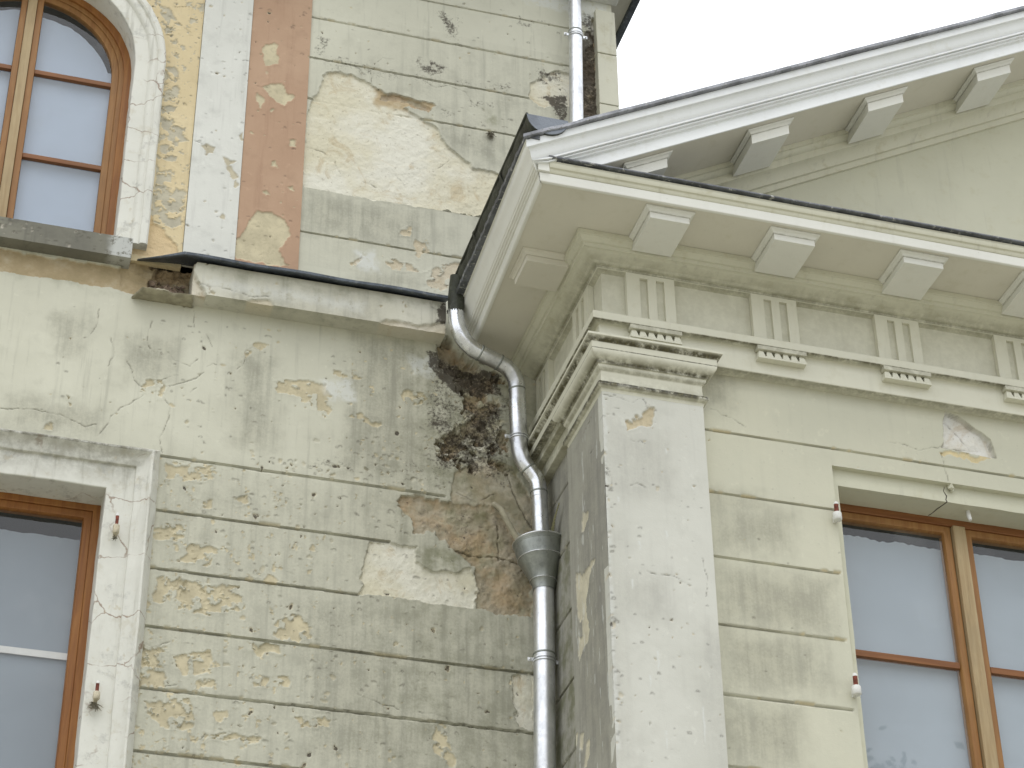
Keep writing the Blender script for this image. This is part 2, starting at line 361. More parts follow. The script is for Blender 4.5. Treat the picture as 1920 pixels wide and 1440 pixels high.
def plaster(name, paint, paint2, under, render, stone, grimecol=(.2, .19, .15), streak=.22, mott=.5):
    k = NT(name)
    U, R, Sx, Dk = k.attr('M1'); G, Gr, Wh, Cr = k.attr('M2'); Oc, _, _, _ = k.attr('M3')
    n1 = k.noise(1.7, 7, .6); n2 = k.noise(9, 6, .62, off=(3, 1, 7)); n3 = k.noise(55, 4, .6, off=(9, 2, 1))
    st = k.noise(1.0, 6, .62, stretch=(26, 26, 1.5), off=(1.3, 0, 4)); fine = k.noise(210, 2, .5)
    c = k.mix(k.ramp(n1, .35, .68), paint, paint2)
    c = k.mix(k.math('MULTIPLY', k.ramp(n2, .5, .74), mott), c, tuple(x*.84 for x in paint))
    c = k.mix(k.math('MULTIPLY', k.ramp(st, .54, .72), streak), c, grimecol)
    pale = k.ramp(k.noise(16, 5, .66, off=(5, 5, 5)), .60, .70)
    c = k.mix(k.math('MULTIPLY', pale, .3), c, tuple(min(.85, x*1.18) for x in paint2))
    spk = k.ramp(n3, .66, .74)
    c = k.mix(k.math('MULTIPLY', spk, .25), c, grimecol)
    # grey-green grime that follows streaks
    gk = k.math('ADD', k.math('ADD', k.math('MULTIPLY', st, .42), k.math('MULTIPLY', n2, .34)), k.math('MULTIPLY', k.noise(80, 6, .75, off=(2, 3, 8)), .34)); g = k.math('MULTIPLY', G, k.ramp(gk, .45, .64))
    c = k.mix(k.math('MULTIPLY', k.math('MULTIPLY', G, k.ramp(n1, .3, .62, .35, 1)), .55), c, tuple(x*q for x, q in zip(paint, (.66, .645, .61))))
    c = k.mix(k.math('MULTIPLY', g, .46), c, grimecol)
    # flaked paint, lost render, bare stone
    un = k.mix(k.ramp(n2, .35, .65), under, tuple(x*.8 for x in under))
    un = k.mix(k.ramp(n3, .5, .7, 0, .4), un, tuple(x*.62 for x in under))
    c = k.mix(U, c, un)
    rn = k.mix(k.ramp(n1, .4, .62), render, tuple(min(.85, v) for v in (render[0]*1.1, render[1]*1.14, render[2]*1.28)))
    rn = k.mix(k.ramp(k.noise(6, 8, .7, off=(2, 8, 3), dist=1.2), .52, .68, 0, .55), rn, (render[0]*.72, render[1]*.6, render[2]*.46))
    rn = k.mix(k.ramp(n3, .6, .72, 0, .35), rn, (.2, .16, .1))
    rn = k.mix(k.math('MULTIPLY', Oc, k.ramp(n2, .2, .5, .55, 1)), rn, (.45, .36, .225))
    c = k.mix(R, c, rn)
    sn = k.mix(k.ramp(k.noise(5, 5, .6, off=(4, 4, 4)), .4, .62), stone, (stone[0]*1.12, stone[1]*.97, stone[2]*.84))
    sn = k.mix(k.ramp(k.noise(16, 6, .7, off=(1, 6, 2)), .54, .70, 0, .7), sn, (stone[0]*.42, stone[1]*.42, stone[2]*.42)); sn = k.mix(k.ramp(k.noise(9, 5, .6, off=(3, 6, 2)), .52, .64, 0, .6), sn, (.40, .38, .28))
    c = k.mix(Sx, c, sn)
    gm = k.math('MULTIPLY', Gr, k.ramp(n2, .4, .66)); c = k.mix(k.math('MULTIPLY', gm, .6), c, (.125, .13, .05))
    wm = k.math('MULTIPLY', Wh, k.ramp(k.noise(30, 5, .7, off=(8, 8, 1)), .36, .5)); c = k.mix(k.math('MULTIPLY', wm, .6), c, (.66, .68, .66))
    dn = k.math('ADD', k.math('MULTIPLY', k.noise(60, 7, .75, off=(3, 9, 4)), .6), k.math('MULTIPLY', k.noise(7, 4, .6, off=(6, 1, 2)), .4)); dk = k.ramp(k.math('ADD', dn, k.math('MULTIPLY', Dk, .39)), .74, .88); dk = k.math('MULTIPLY', dk, k.ramp(Dk, 0, .15)); c = k.mix(k.math('MULTIPLY', dk, .9), c, (.06, .05, .04))
    c = k.mix(k.math('MULTIPLY', Cr, .8), c, (.06, .05, .04))
    h = k.math('ADD', k.math('MULTIPLY', n3, .5), k.math('MULTIPLY', fine, .3))
    loss = k.math('MAXIMUM', R, Sx)
    b = k.bump(h, .28, .004); b = k.bump(k.math('MULTIPLY', k.noise(34, 7, .7, off=(7, 1, 1)), loss), .55, .010, b)
    k.bsdf(c, .88, b, spec=.2); return k.m

def trim(name, col, grime=.25, streaks=.15, rough=.6, warm=(.45, .42, .28), dirt_shade_col=(.085, .075, .03), cracks=False):
    k = NT(name)
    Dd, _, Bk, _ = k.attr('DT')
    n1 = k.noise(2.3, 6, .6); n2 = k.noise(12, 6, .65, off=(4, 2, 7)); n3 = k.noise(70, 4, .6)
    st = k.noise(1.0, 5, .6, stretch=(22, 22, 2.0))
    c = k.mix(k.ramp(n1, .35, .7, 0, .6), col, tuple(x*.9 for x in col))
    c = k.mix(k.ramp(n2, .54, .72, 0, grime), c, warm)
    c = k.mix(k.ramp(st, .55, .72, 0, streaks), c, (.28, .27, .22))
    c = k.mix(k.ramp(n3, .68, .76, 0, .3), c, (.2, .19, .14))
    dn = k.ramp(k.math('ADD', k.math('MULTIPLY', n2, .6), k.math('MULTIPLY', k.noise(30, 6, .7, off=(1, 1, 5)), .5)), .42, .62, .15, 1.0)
    c = k.mix(k.math('MULTIPLY', Dd, dn), c, dirt_shade_col)
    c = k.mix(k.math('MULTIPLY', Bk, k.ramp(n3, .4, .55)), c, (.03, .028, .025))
    if cracks:
        wv = k.n.new('ShaderNodeMapping'); wv.inputs['Scale'].default_value = (3.2, 3.2, 4.6); k.l.new(k.tc, wv.inputs['Vector'])
        ad = k.n.new('ShaderNodeVectorMath'); ad.operation = 'ADD'; nz = k.n.new('ShaderNodeTexNoise'); nz.inputs['Scale'].default_value = 7; nz.inputs['Detail'].default_value = 5; k.l.new(k.tc, nz.inputs['Vector'])
        sc_ = k.n.new('ShaderNodeVectorMath'); sc_.operation = 'SCALE'; sc_.inputs['Scale'].default_value = .55; k.l.new(nz.outputs['Color'], sc_.inputs[0]); k.l.new(wv.outputs[0], ad.inputs[0]); k.l.new(sc_.outputs[0], ad.inputs[1])
        vo = k.n.new('ShaderNodeTexVoronoi'); vo.feature = 'DISTANCE_TO_EDGE'; vo.inputs['Scale'].default_value = 1.0; k.l.new(ad.outputs[0], vo.inputs['Vector'])
        ck = k.math('MULTIPLY', k.ramp(vo.outputs['Distance'], .004, .016, 1, 0), k.ramp(n1, .44, .56))
        c = k.mix(k.math('MULTIPLY', ck, .75), c, (.22, .14, .09))
        c = k.mix(k.ramp(k.noise(20, 7, .7, off=(2, 7, 7)), .60, .68, 0, .55), c, (.5, .45, .33))
        c = k.mix(k.ramp(k.noise(9, 7, .7, off=(8, 7, 1)), .55, .68, 0, .6), c, (.37, .37, .34))
    b = k.bump(k.math('ADD', n2, k.math('MULTIPLY', n3, .35)), .22, .006)
    k.bsdf(c, rough, b, spec=.35); return k.m

def zinc(name, base, rough=.36, patch=.5):
    k = NT(name)
    n1 = k.noise(7, 6, .65, stretch=(1, 1, .45)); n2 = k.noise(40, 5, .6, off=(3, 3, 3)); n3 = k.noise(120, 3, .6)
    v = k.n.new('ShaderNodeTexVoronoi'); v.inputs['Scale'].default_value = 46; k.l.new(k.tc, v.inputs['Vector'])
    vs = k.n.new('ShaderNodeSeparateColor'); k.l.new(v.outputs['Color'], vs.inputs[0])
    c = k.mix(k.ramp(n1, .38, .66), base, tuple(x*.66 for x in base))
    c = k.mix(k.math('MULTIPLY', vs.outputs[0], .28), c, tuple(min(1, x*1.35) for x in base))
    c = k.mix(k.ramp(n2, .6, .7, 0, patch), c, (.2, .19, .2))
    c = k.mix(k.ramp(n3, .7, .76, 0, .35), c, (.12, .11, .1))
    r = k.ramp(n1, .3, .7, rough, rough+.2)
    b = k.bump(k.math('ADD', k.noise(9, 3, .5), k.math('MULTIPLY', n2, .2)), .25, .01)
    k.bsdf(c, r, b, metal=.96, spec=.5); return k.m

def lead(name, base=(.09, .10, .115), white=.5, rough=.5):
    k = NT(name)
    n1 = k.noise(8, 6, .65); n2 = k.noise(36, 6, .7, off=(2, 2, 9)); n3 = k.noise(75, 4, .65, off=(4, 1, 2))
    c = k.mix(k.ramp(n1, .35, .65), base, tuple(x*.5 for x in base))
    c = k.mix(k.ramp(n2, .56, .66, 0, white), c, (.42, .42, .40))
    c = k.mix(k.ramp(n3, .58, .64, 0, .6), c, (.07, .075, .04))
    k.bsdf(c, rough, k.bump(n2, .5, .008), metal=.25, spec=.4); return k.m

def wood(name, a, b, rough=.5, horiz=False):
    k = NT(name)
    s = (2.5, 40, 40) if horiz else (40, 40, 2.5)
    g = k.noise(1.0, 7, .65, stretch=s, dist=.4); n2 = k.noise(3, 5, .6); p = k.noise(1.0, 4, .6, stretch=tuple(x*3 for x in s))
    c = k.mix(k.ramp(g, .3, .7), a, b); c = k.mix(k.ramp(n2, .45, .7, 0, .4), c, tuple(x*.62 for x in a))
    c = k.mix(k.ramp(p, .6, .72, 0, .45), c, tuple(x*.4 for x in a))
    k.bsdf(c, rough, k.bump(g, .2, .004), spec=.35); return k.m

def plain(name, col, rough=.7, var=.3, metal=0.0, scale=14, bmp=.3):
    k = NT(name); n = k.noise(scale, 6, .65); n2 = k.noise(scale*6, 4, .6)
    c = k.mix(k.ramp(n, .35, .68, 0, 1), col, tuple(x*(1-var) for x in col))
    c = k.mix(k.ramp(n2, .62, .74, 0, var), c, tuple(x*.4 for x in col))
    k.bsdf(c, rough, k.bump(k.math('ADD', n, n2), bmp, .006), metal=metal); return k.m

def glass_mat():
    k = NT('window_glass')
    tr = k.n.new('ShaderNodeBsdfTransparent'); tr.inputs[0].default_value = (.93, .95, .95, 1)
    gl = k.n.new('ShaderNodeBsdfGlossy'); gl.inputs['Roughness'].default_value = .015
    
    lw = k.n.new('ShaderNodeLayerWeight'); fres = k.math('ADD', k.math('MULTIPLY', k.math('POWER', lw.outputs['Facing'], 5.0), .9), .075)
    dust = k.n.new('ShaderNodeBsdfDiffuse'); dust.inputs[0].default_value = (.6, .62, .64, 1)
    ms = k.n.new('ShaderNodeMixShader'); k.l.new(fres, ms.inputs[0]); k.l.new(tr.outputs[0], ms.inputs[1]); k.l.new(gl.outputs[0], ms.inputs[2])
    m2 = k.n.new('ShaderNodeMixShader'); k.l.new(k.ramp(k.noise(5, 3, .5), .5, .85, .02, .12), m2.inputs[0]); k.l.new(ms.outputs[0], m2.inputs[1]); k.l.new(dust.outputs[0], m2.inputs[2])
    k.l.new(m2.outputs[0], k.out.inputs['Surface']); return k.m

def film_mat(col):
    k = NT('window_film'); n = k.noise(2.2, 3, .5); st = k.noise(1, 4, .6, stretch=(3, 3, 14))
    c = k.mix(k.ramp(n, .3, .7), col, tuple(x*.9 for x in col)); c = k.mix(k.ramp(st, .5, .75, 0, .25), c, tuple(x*.85 for x in col))
    k.bsdf(c, .7, None, spec=.15); return k.m

M = {}
M['wallA'] = plaster('house_plaster', (.545, .54, .445), (.60, .595, .495), (.585, .525, .365), (.635, .60, .46), (.38, .335, .25), (.20, .20, .165), .26)
M['salmon'] = plaster('salmon_plaster', (.425, .285, .195), (.475, .33, .23), (.58, .52, .36), (.60, .50, .28), (.4, .3, .2), (.30, .18, .12), .3)
M['white'] = plaster('white_plaster', (.615, .62, .575), (.67, .675, .63), (.56, .51, .38), (.6, .5, .3), (.4, .3, .2), (.36, .36, .33), .26, .7)
M['yellow'] = plaster('yellow_plaster', (.60, .50, .31), (.66, .56, .36), (.53, .495, .385), (.58, .44, .24), (.4, .3, .2), (.36, .29, .18), .2)
M['wallB'] = plaster('portico_plaster', (.53, .525, .425), (.57, .56, .45), (.66, .56, .34), (.70, .68, .61), (.62, .59, .51), (.25, .245, .205), .06, .15)
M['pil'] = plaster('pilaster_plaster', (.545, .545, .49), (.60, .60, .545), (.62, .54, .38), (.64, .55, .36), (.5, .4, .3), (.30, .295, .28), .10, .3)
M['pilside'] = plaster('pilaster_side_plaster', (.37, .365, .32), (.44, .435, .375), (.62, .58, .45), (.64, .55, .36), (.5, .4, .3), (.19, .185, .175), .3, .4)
M['string'] = plaster('string_plaster', (.53, .52, .43), (.62, .61, .53), (.52, .47, .34), (.56, .51, .39), (.30, .2, .15), (.22, .215, .18), .35, .7)
M['sill'] = plaster('sill_stone', (.145, .142, .12), (.215, .21, .17), (.5, .47, .4), (.5, .45, .3), (.3, .25, .2), (.08, .08, .07), .35, .8)
M['trim'] = trim('cream_stone_paint', (.67, .66, .55), .2, .08)
M['trimd'] = trim('dirty_cream_paint', (.61, .60, .485), .5, .25)
M['white_trim'] = trim('white_cornice_paint', (.74, .74, .69), .12, .06)
M['rake_trim'] = trim('white_rake_paint', (.82, .84, .85), .15, .06)
M['soffit'] = trim('soffit_paint', (.66, .635, .55), .2, .0)
M['surround'] = trim('white_surround_paint', (.67, .67, .61), .42, .4, .75, (.46, .42, .31), cracks=True)
M['tymp'] = trim('tympanum_plaster', (.56, .555, .44), .3, .16, .8)
M['zinc'] = zinc('zinc_pipe', (.78, .80, .84), .2, .45); M['zincb'] = zinc('bright_zinc', (.80, .82, .85), .3, .2); M['zincd'] = zinc('dull_zinc', (.36, .38, .36), .42, .4)
M['steel'] = zinc('galvanised_clamp', (.78, .8, .82), .3, .1)
M['leadl'] = lead('bloomed_lead_edge', (.30, .31, .34), .6); M['lead'] = lead('lead_sheet', (.16, .17, .19), .95); M['leadd'] = lead('old_gutter_lead', (.055, .06, .045), .12); M['leadf'] = lead('lead_flashing', (.12, .14, .17), .25)  # rake edge lead is paler: bright sky's bloom put into its colour
M['gutter_end'] = plain('grey_stop_end', (.19, .21, .24), .45, .25, .3)
M['wood'] = wood('varnished_oak', (.31, .135, .035), (.215, .08, .02)); M['woodh'] = wood('varnished_oak_rail', (.25, .105, .035), (.17, .062, .018), horiz=True)
M['woodl'] = wood('weathered_oak', (.42, .325, .19), (.32, .23, .12), .65); M['woodm'] = wood('honey_oak', (.32, .165, .055), (.235, .105, .03))
M['glass'] = glass_mat(); M['film'] = film_mat((.44, .50, .615)); M['film2'] = film_mat((.25, .28, .32)); M['film3'] = film_mat((.385, .43, .485))
M['dark'] = plain('dim_room', (.03, .03, .028), .9, .3)
M['crack'] = plain('crack_shadow_dirt', (.10, .092, .075), .95, .4, 0, 60); M['tape'] = plain('pale_tape', (.68, .66, .64), .6, .1)
M['rust'] = plain('red_oxide_iron', (.24, .07, .045), .7, .5, .2, 60); M['cpaint'] = plain('cream_painted_iron', (.62, .56, .42), .6, .3, 0, 40)
M['wpaint'] = plain('white_painted_iron', (.74, .74, .71), .5, .15, 0, 40); M['nest'] = plain('dry_moss', (.26, .24, .18), .95, .5, 0, 60)
M['clay'] = plain('old_grey_pipe', (.40, .37, .27), .8, .35); M['mesh'] = plain('lath_mesh', (.30, .29, .16), .7, .3, 0, 90)
M['rough'] = plain('broken_masonry', (.33, .25, .19), .95, .6, 0, 20, 1.0)
M['roof'] = plain('slate_roof', (.08, .085, .095), .7, .4)
M['ground'] = plain('gravel_and_grass', (.38, .365, .295), .95, .3, 0, 3); M['bark'] = plain('bark', (.12, .09, .06), .9, .4); M['leaf'] = plain('tree_leaves', (.05, .085, .025), .6, .4, 0, 2)

# ------------------------------------------------------------------ object helpers
def link(o, parent=None):
    C.objects.link(o)
    if parent: o.parent = parent
    return o
def thing(name, label, cat, loc, group=None):
    o = bpy.data.objects.new(name, None); o.location = loc; o.empty_display_size = .2; C.objects.link(o)
    o['label'] = label; o['category'] = cat
    if group: o['group'] = group
    return o
def origin(p):
    v = Vector((0, 0, 0))
    while p: v = v+p.location; p = p.parent
    return v
class MB:
    def __init__(s): s.v = []; s.f = []; s.d = []
    def add(s, vs, fs, dirt_shade=None):
        n = len(s.v); s.v += [tuple(v) for v in vs]; s.f += [tuple(i+n for i in f) for f in fs]; s.d += list(dirt_shade) if dirt_shade is not None else [(0, 0)]*len(vs)
        return s
    def box(s, x0, x1, y0, y1, z0, z1, dirt_shade=(0, 0)):
        vs = [(x, y, z) for x in (x0, x1) for y in (y0, y1) for z in (z0, z1)]
        return s.add(vs, [(0, 1, 3, 2), (4, 6, 7, 5), (0, 4, 5, 1), (2, 3, 7, 6), (0, 2, 6, 4), (1, 5, 7, 3)], [dirt_shade]*8)
    def sweep(s, path, outs, prof, N, closed=False, caps=True):
        """path: 3D points; outs: 3D miter vectors; prof: (a, b[, dirt[, black]]) -> p + outs*a + N*b"""
        n = len(prof); vs = []; di = []
        for p, o in zip(path, outs):
            for q in prof:
                vs.append(Vector(p)+Vector(o)*q[0]+Vector(N)*q[1]); di.append((q[2] if len(q) > 2 else 0, q[3] if len(q) > 3 else 0))
        fs = []
        for i in range(len(path)-1):
            for j in range(n-1 if not closed else n):
                a = i*n+j; b = i*n+(j+1) % n; fs.append((a, b, b+n, a+n))
        if caps: fs += [tuple(range(n))[::-1], tuple((len(path)-1)*n+i for i in range(n))]
        return s.add(vs, fs, di)
    def tube(s, pts, r, seg=20, caps=True):
        pts = [Vector(p) for p in pts]; rs = r if isinstance(r, (list, tuple)) else [r]*len(pts)
        t0 = (pts[1]-pts[0]).normalized(); u = t0.orthogonal().normalized(); vs = []
        for i, p in enumerate(pts):
            t = (pts[min(i+1, len(pts)-1)]-pts[max(i-1, 0)]).normalized()
            u = (u-t*u.dot(t)).normalized(); w = t.cross(u)
            for k in range(seg):
                a = 2*math.pi*k/seg; vs.append(p+(u*math.cos(a)+w*math.sin(a))*rs[i])
        fs = [(i*seg+k, i*seg+(k+1) % seg, (i+1)*seg+(k+1) % seg, (i+1)*seg+k) for i in range(len(pts)-1) for k in range(seg)]
        if caps: fs += [tuple(range(seg))[::-1], tuple((len(pts)-1)*seg+k for k in range(seg))]
        return s.add(vs, fs)
    def loft(s, rings, caps=True):
        n = len(rings[0]); vs = [v for r in rings for v in r]
        fs = [(i*n+k, i*n+(k+1) % n, (i+1)*n+(k+1) % n, (i+1)*n+k) for i in range(len(rings)-1) for k in range(n)]
        if caps: fs += [tuple(range(n))[::-1], tuple((len(rings)-1)*n+k for k in range(n))]
        return s.add(vs, fs)
    def build(s, name, mat, parent=None, bevel=0.0, smooth=35, label=None):
        me = bpy.data.meshes.new(name); o0 = origin(parent)
        me.from_pydata([tuple(Vector(v)-o0) for v in s.v], [], s.f); me.materials.append(mat)
        bm = bmesh.new(); bm.from_mesh(me); bmesh.ops.recalc_face_normals(bm, faces=bm.faces); bm.to_mesh(me); bm.free()
        at = me.attributes.new('DT', 'FLOAT_COLOR', 'POINT')
        arr = np.zeros((len(s.v), 4), np.float32); arr[:, 0] = [d[0] for d in s.d]; arr[:, 2] = [d[1] for d in s.d]; at.data.foreach_set('color', arr.ravel())
        if smooth:
            me.polygons.foreach_set('use_smooth', [True]*len(me.polygons)); me.set_sharp_from_angle(angle=rad(smooth))
        o = bpy.data.objects.new(name, me); link(o, parent)
        if bevel:
            b = o.modifiers.new('bevel', 'BEVEL'); b.width = bevel; b.segments = 2; b.limit_method = 'ANGLE'; b.angle_limit = rad(40)
        if label: o['label'] = label
        return o
def miters(path, closed=False):
    """outward (left of travel) miter vectors of a path in the XY plane"""
    P = [Vector(p) for p in path]; outs = []
    for i in range(len(P)):
        ns = []
        if i > 0: d = (P[i]-P[i-1]).normalized(); ns.append(Vector((-d.y, d.x, 0)))
        if i < len(P)-1: d = (P[i+1]-P[i]).normalized(); ns.append(Vector((-d.y, d.x, 0)))
        if len(ns) == 1: outs.append(ns[0])
        else: h = (ns[0]+ns[1]); outs.append(h/(1+ns[0].dot(ns[1])))
    return outs
def wobble(mb, amp, sc=6, seed=0):
    v = np.array(mb.v, float)
    for a in range(3):
        v[:, a] += (fbm(v[:, 0]*sc+v[:, 1]*sc*.7+a*9, v[:, 2]*sc+v[:, 1]*sc*.5+a*5, 3, seed)-.5)*2*amp
    mb.v = [tuple(x) for x in v]

class Panel:
    """a wall face as a fine relief: flakes, lost render, joints and cracks are modelled in depth, their kind stored per vertex"""
    def __init__(s, O, U, V, N, u0, u1, v0, v1, step, fu=None, fv=None, snapu=(), snapv=(), seed=0, wave=.004):
        s.O, s.U, s.V, s.N = [np.array(a, float) for a in (O, U, V, N)]
        def axis(a, b, f, snap):
            f = f or (a, b); f = (max(a, f[0]), min(b, f[1]))
            n = max(2, int(round((f[1]-f[0])/step))+1); x = np.linspace(f[0], f[1], n)
            for q in snap:
                if f[0] < q < f[1]: x[np.argmin(abs(x-q))] = q
            pre = np.arange(a, f[0]-.05, .25); post = np.arange(f[1]+.25, b-.05, .25)
            if a < f[0]-1e-6: pre = np.unique(np.append(pre, a))
            if b > f[1]+1e-6: post = np.append(post, b)
            return np.unique(np.round(np.concatenate((pre, x, post)), 6))
        s.us = axis(u0, u1, fu, snapu); s.vs = axis(v0, v1, fv, snapv)
        s.u, s.v = np.meshgrid(s.us, s.vs); s.seed = seed
        s.h = (fbm(s.u*1.6, s.v*1.6, 3, seed)-.5)*wave+(fbm(s.u*9, s.v*9, 3, seed+2)-.5)*wave*.45
        s.m = {k: np.zeros(s.u.shape) for k in ('U', 'R', 'S', 'D', 'G', 'Gr', 'Wh', 'Cr', 'O')}
        s.keep = np.ones((len(s.vs)-1, len(s.us)-1), bool)
        w = 1.0
        s.wu = s.u+(fbm(s.u*22, s.v*22, 4, seed+5)-.5)*.034*w; s.wv = s.v+(fbm(s.u*22, s.v*22, 4, seed+9)-.5)*.034*w
        s.rough = fbm(s.u*38, s.v*38, 4, seed+21)-.5; s.rough2 = fbm(s.u*11, s.v*11, 4, seed+31)-.5
    def win(s, pts, pad):
        a = np.array(pts); i0, i1 = np.searchsorted(s.us, (a[:, 0].min()-pad, a[:, 0].max()+pad)); j0, j1 = np.searchsorted(s.vs, (a[:, 1].min()-pad, a[:, 1].max()+pad))
        return slice(max(0, j0-1), min(len(s.vs), j1+1)), slice(max(0, i0-1), min(len(s.us), i1+1))
    @staticmethod
    def dist(x, y, pts, closed=True):
        d = np.full(x.shape, 9.0); ins = np.zeros(x.shape, bool); n = len(pts)
        for i in range(n if closed else n-1):
            ax, ay = pts[i]; bx, by = pts[(i+1) % n]; ex, ey = bx-ax, by-ay
            t = np.clip(((x-ax)*ex+(y-ay)*ey)/(ex*ex+ey*ey+1e-12), 0, 1); d = np.minimum(d, np.hypot(x-ax-t*ex, y-ay-t*ey))
            if closed and abs(ey) > 1e-9:
                c = ((ay > y) != (by > y)) & (x < (bx-ax)*(y-ay)/ey+ax); ins ^= c
        return np.where(ins, d, -d) if closed else d
    def poly(s, pts, key, depth=0.0, soft=.004, rough=0.0, rough2=0.0, warp=1.0, lip=0.0, scale=1.0, over=(), frag=0.0, sfrag=0.0):
        w = s.win(pts, .08); x = s.u[w]+(s.wu[w]-s.u[w])*warp; y = s.v[w]+(s.wv[w]-s.v[w])*warp
        if x.size == 0: return
        d = s.dist(x, y, pts)
        if frag: d = np.minimum(d, (fbm(s.u[w]*30, s.v[w]*30, 5, s.seed+77)-.62+frag*.28+np.clip(d, -.05, .05)*1.2)*.12)
        if sfrag: d = np.minimum(d, (fbm(s.u[w]*13, s.v[w]*13, 5, s.seed+57)-sfrag+np.clip(d, -.2, .2)*.35)*.16)
        mk = sstep(-soft, soft, d)
        s.m[key][w] = np.maximum(s.m[key][w], mk*scale)
        for k in over: s.m[k][w] *= 1-mk
        if depth:
            tgt = -depth+s.rough[w]*rough+s.rough2[w]*rough2
            s.h[w] = s.h[w]*(1-mk)+np.minimum(tgt, s.h[w])*mk
        if lip: s.h[w] += lip*np.exp(-((d+.006)/.006)**2)*(.4+1.2*s.rough[w])
    def crack(s, pts, width=.0022, depth=.004, warp=.6):
        w = s.win(pts, .05); x = s.u[w]+(s.wu[w]-s.u[w])*warp; y = s.v[w]+(s.wv[w]-s.v[w])*warp
        if x.size == 0: return
        d = s.dist(x, y, pts, False); mk = 1-sstep(width*.4, width*1.4, d); mk *= .35+.65*sstep(.35, .6, vnoise(x*40, y*40, 3))
        s.m['Cr'][w] = np.maximum(s.m['Cr'][w], mk*.5); s.h[w] -= depth*mk
    def joint(s, v, u0, u1, width=.006, depth=.012, warp=.14, tilt=0.0):
        w = s.win([(u0, v-.03), (u1, v+.03)], 0); y = s.v[w]+(s.wv[w]-s.v[w])*warp-tilt*(s.u[w]-u0)
        mk = (1-sstep(width*.7, width*1.5, abs(y-v)))*sstep(u0, u0+.004, s.u[w])*(1-sstep(u1-.004, u1, s.u[w])); mk *= 1-.9*np.clip(s.m['R'][w]+s.m['S'][w], 0, 1)
        s.h[w] -= depth*mk; s.m['Cr'][w] = np.maximum(s.m['Cr'][w], mk*.45*sstep(.3, .6, fbm(s.u[w]*6, s.v[w]*30, 3, 8)))
        chip = mk*0+np.exp(-((y-v-width*1.6)/.006)**2)*sstep(.62, .72, fbm(s.u[w]*18, s.v[w]*18, 3, s.seed+4)); s.h[w] -= .006*chip; s.m['U'][w] = np.maximum(s.m['U'][w], chip*.8)
    def flakes(s, wt, sc=26, thr=.62, depth=.005, key='U', seed=0):
        f = fbm(s.u*sc, s.v*sc, 5, s.seed+seed+40); mk = sstep(-.018, .018, f-(thr+(1-wt)*.5)); mk *= (1-np.clip(s.m['R']+s.m['S'], 0, 1))
        s.m[key] = np.maximum(s.m[key], mk); s.h -= depth*mk; s.h += .0022*np.exp(-((f-(thr+(1-wt)*.5)+.022)/.014)**2)*(1-np.clip(s.m['R']+s.m['S'], 0, 1))
    def pocks(s, n, box, r=(.004, .013), seed=0, depth=.005):
        rg = np.random.RandomState(seed+s.seed)
        for i in range(n):
            cx = box[0]+rg.rand()*(box[1]-box[0]); cy = box[2]+rg.rand()*(box[3]-box[2]); q = r[0]+(r[1]-r[0])*rg.rand()**2
            w = s.win([(cx, cy)], q*2.5+.01)
            if s.u[w].size == 0: continue
            d = np.hypot((s.wu[w]-cx), (s.wv[w]-cy)*(.8+.5*rg.rand())); ring = rg.rand() < .5
            mk = 1-sstep(q*.8, q*1.15, d)
            s.h[w] -= depth*mk*(.5+.5*rg.rand()); s.m['U'][w] = np.maximum(s.m['U'][w], mk*rg.rand()*(0 if ring else 1))
            if ring: s.m['Cr'][w] = np.maximum(s.m['Cr'][w], .6*np.exp(-((d-q)/.0035)**2)*sstep(-.2, .6, (s.v[w]-cy)/q)); s.h[w] += .003*mk  # blister's upper rim painted dark, like the shade under its lip
            elif rg.rand() < .4: s.m['D'][w] = np.maximum(s.m['D'][w], mk*.9)
    def apply(s, d, ud=.005, rd=.012, sdp=.022, frag=0.0, dks=.72):
        for p in d.get('grime', []): s.poly(p, 'G', soft=.10, warp=2.5)
        for p in d.get('render', []): s.poly(p, 'R', rd, .003, .005, .006, lip=.003)
        for i, p in enumerate(d.get('stone', [])): s.poly(p, 'S', sdp*(1.3, .75, 1.2)[i % 3], .005, (.034, .014, .03)[i % 3], (.03, .018, .03)[i % 3], warp=(2.0, 1.4, 1.2)[i % 3], over=('R',), sfrag=(.42, 0, 0)[i % 3])
        for p in d.get('hole', []): s.poly(p, 'S', sdp*2.2, .008, .05, .05, warp=1.6)
        for p in d.get('under', []): s.poly(p, 'U', ud, .003, .001, lip=.003, frag=frag, warp=1.3)
        for p in d.get('crack', []): s.crack(p)
        for p in d.get('dark', []): s.poly(p, 'D', soft=.09, warp=3, scale=dks)
        for p in d.get('green', []): s.poly(p, 'Gr', soft=.06, warp=2)
        for p in d.get('white', []): s.poly(p, 'Wh', soft=.02, warp=1.6)
    def cut(s, u0, u1, v0, v1):
        cu = (s.us[1:]+s.us[:-1])/2; cv = (s.vs[1:]+s.vs[:-1])/2
        s.keep &= ~(((cu > u0) & (cu < u1))[None, :] & ((cv > v0) & (cv < v1))[:, None])
    def cutarch(s, uc, vc, r, v0):
        cu = ((s.us[1:]+s.us[:-1])/2)[None, :]; cv = ((s.vs[1:]+s.vs[:-1])/2)[:, None]
        s.keep &= ~(((np.hypot(cu-uc, cv-vc) < r) & (cv > vc)) | ((abs(cu-uc) < r) & (cv <= vc) & (cv > v0)))
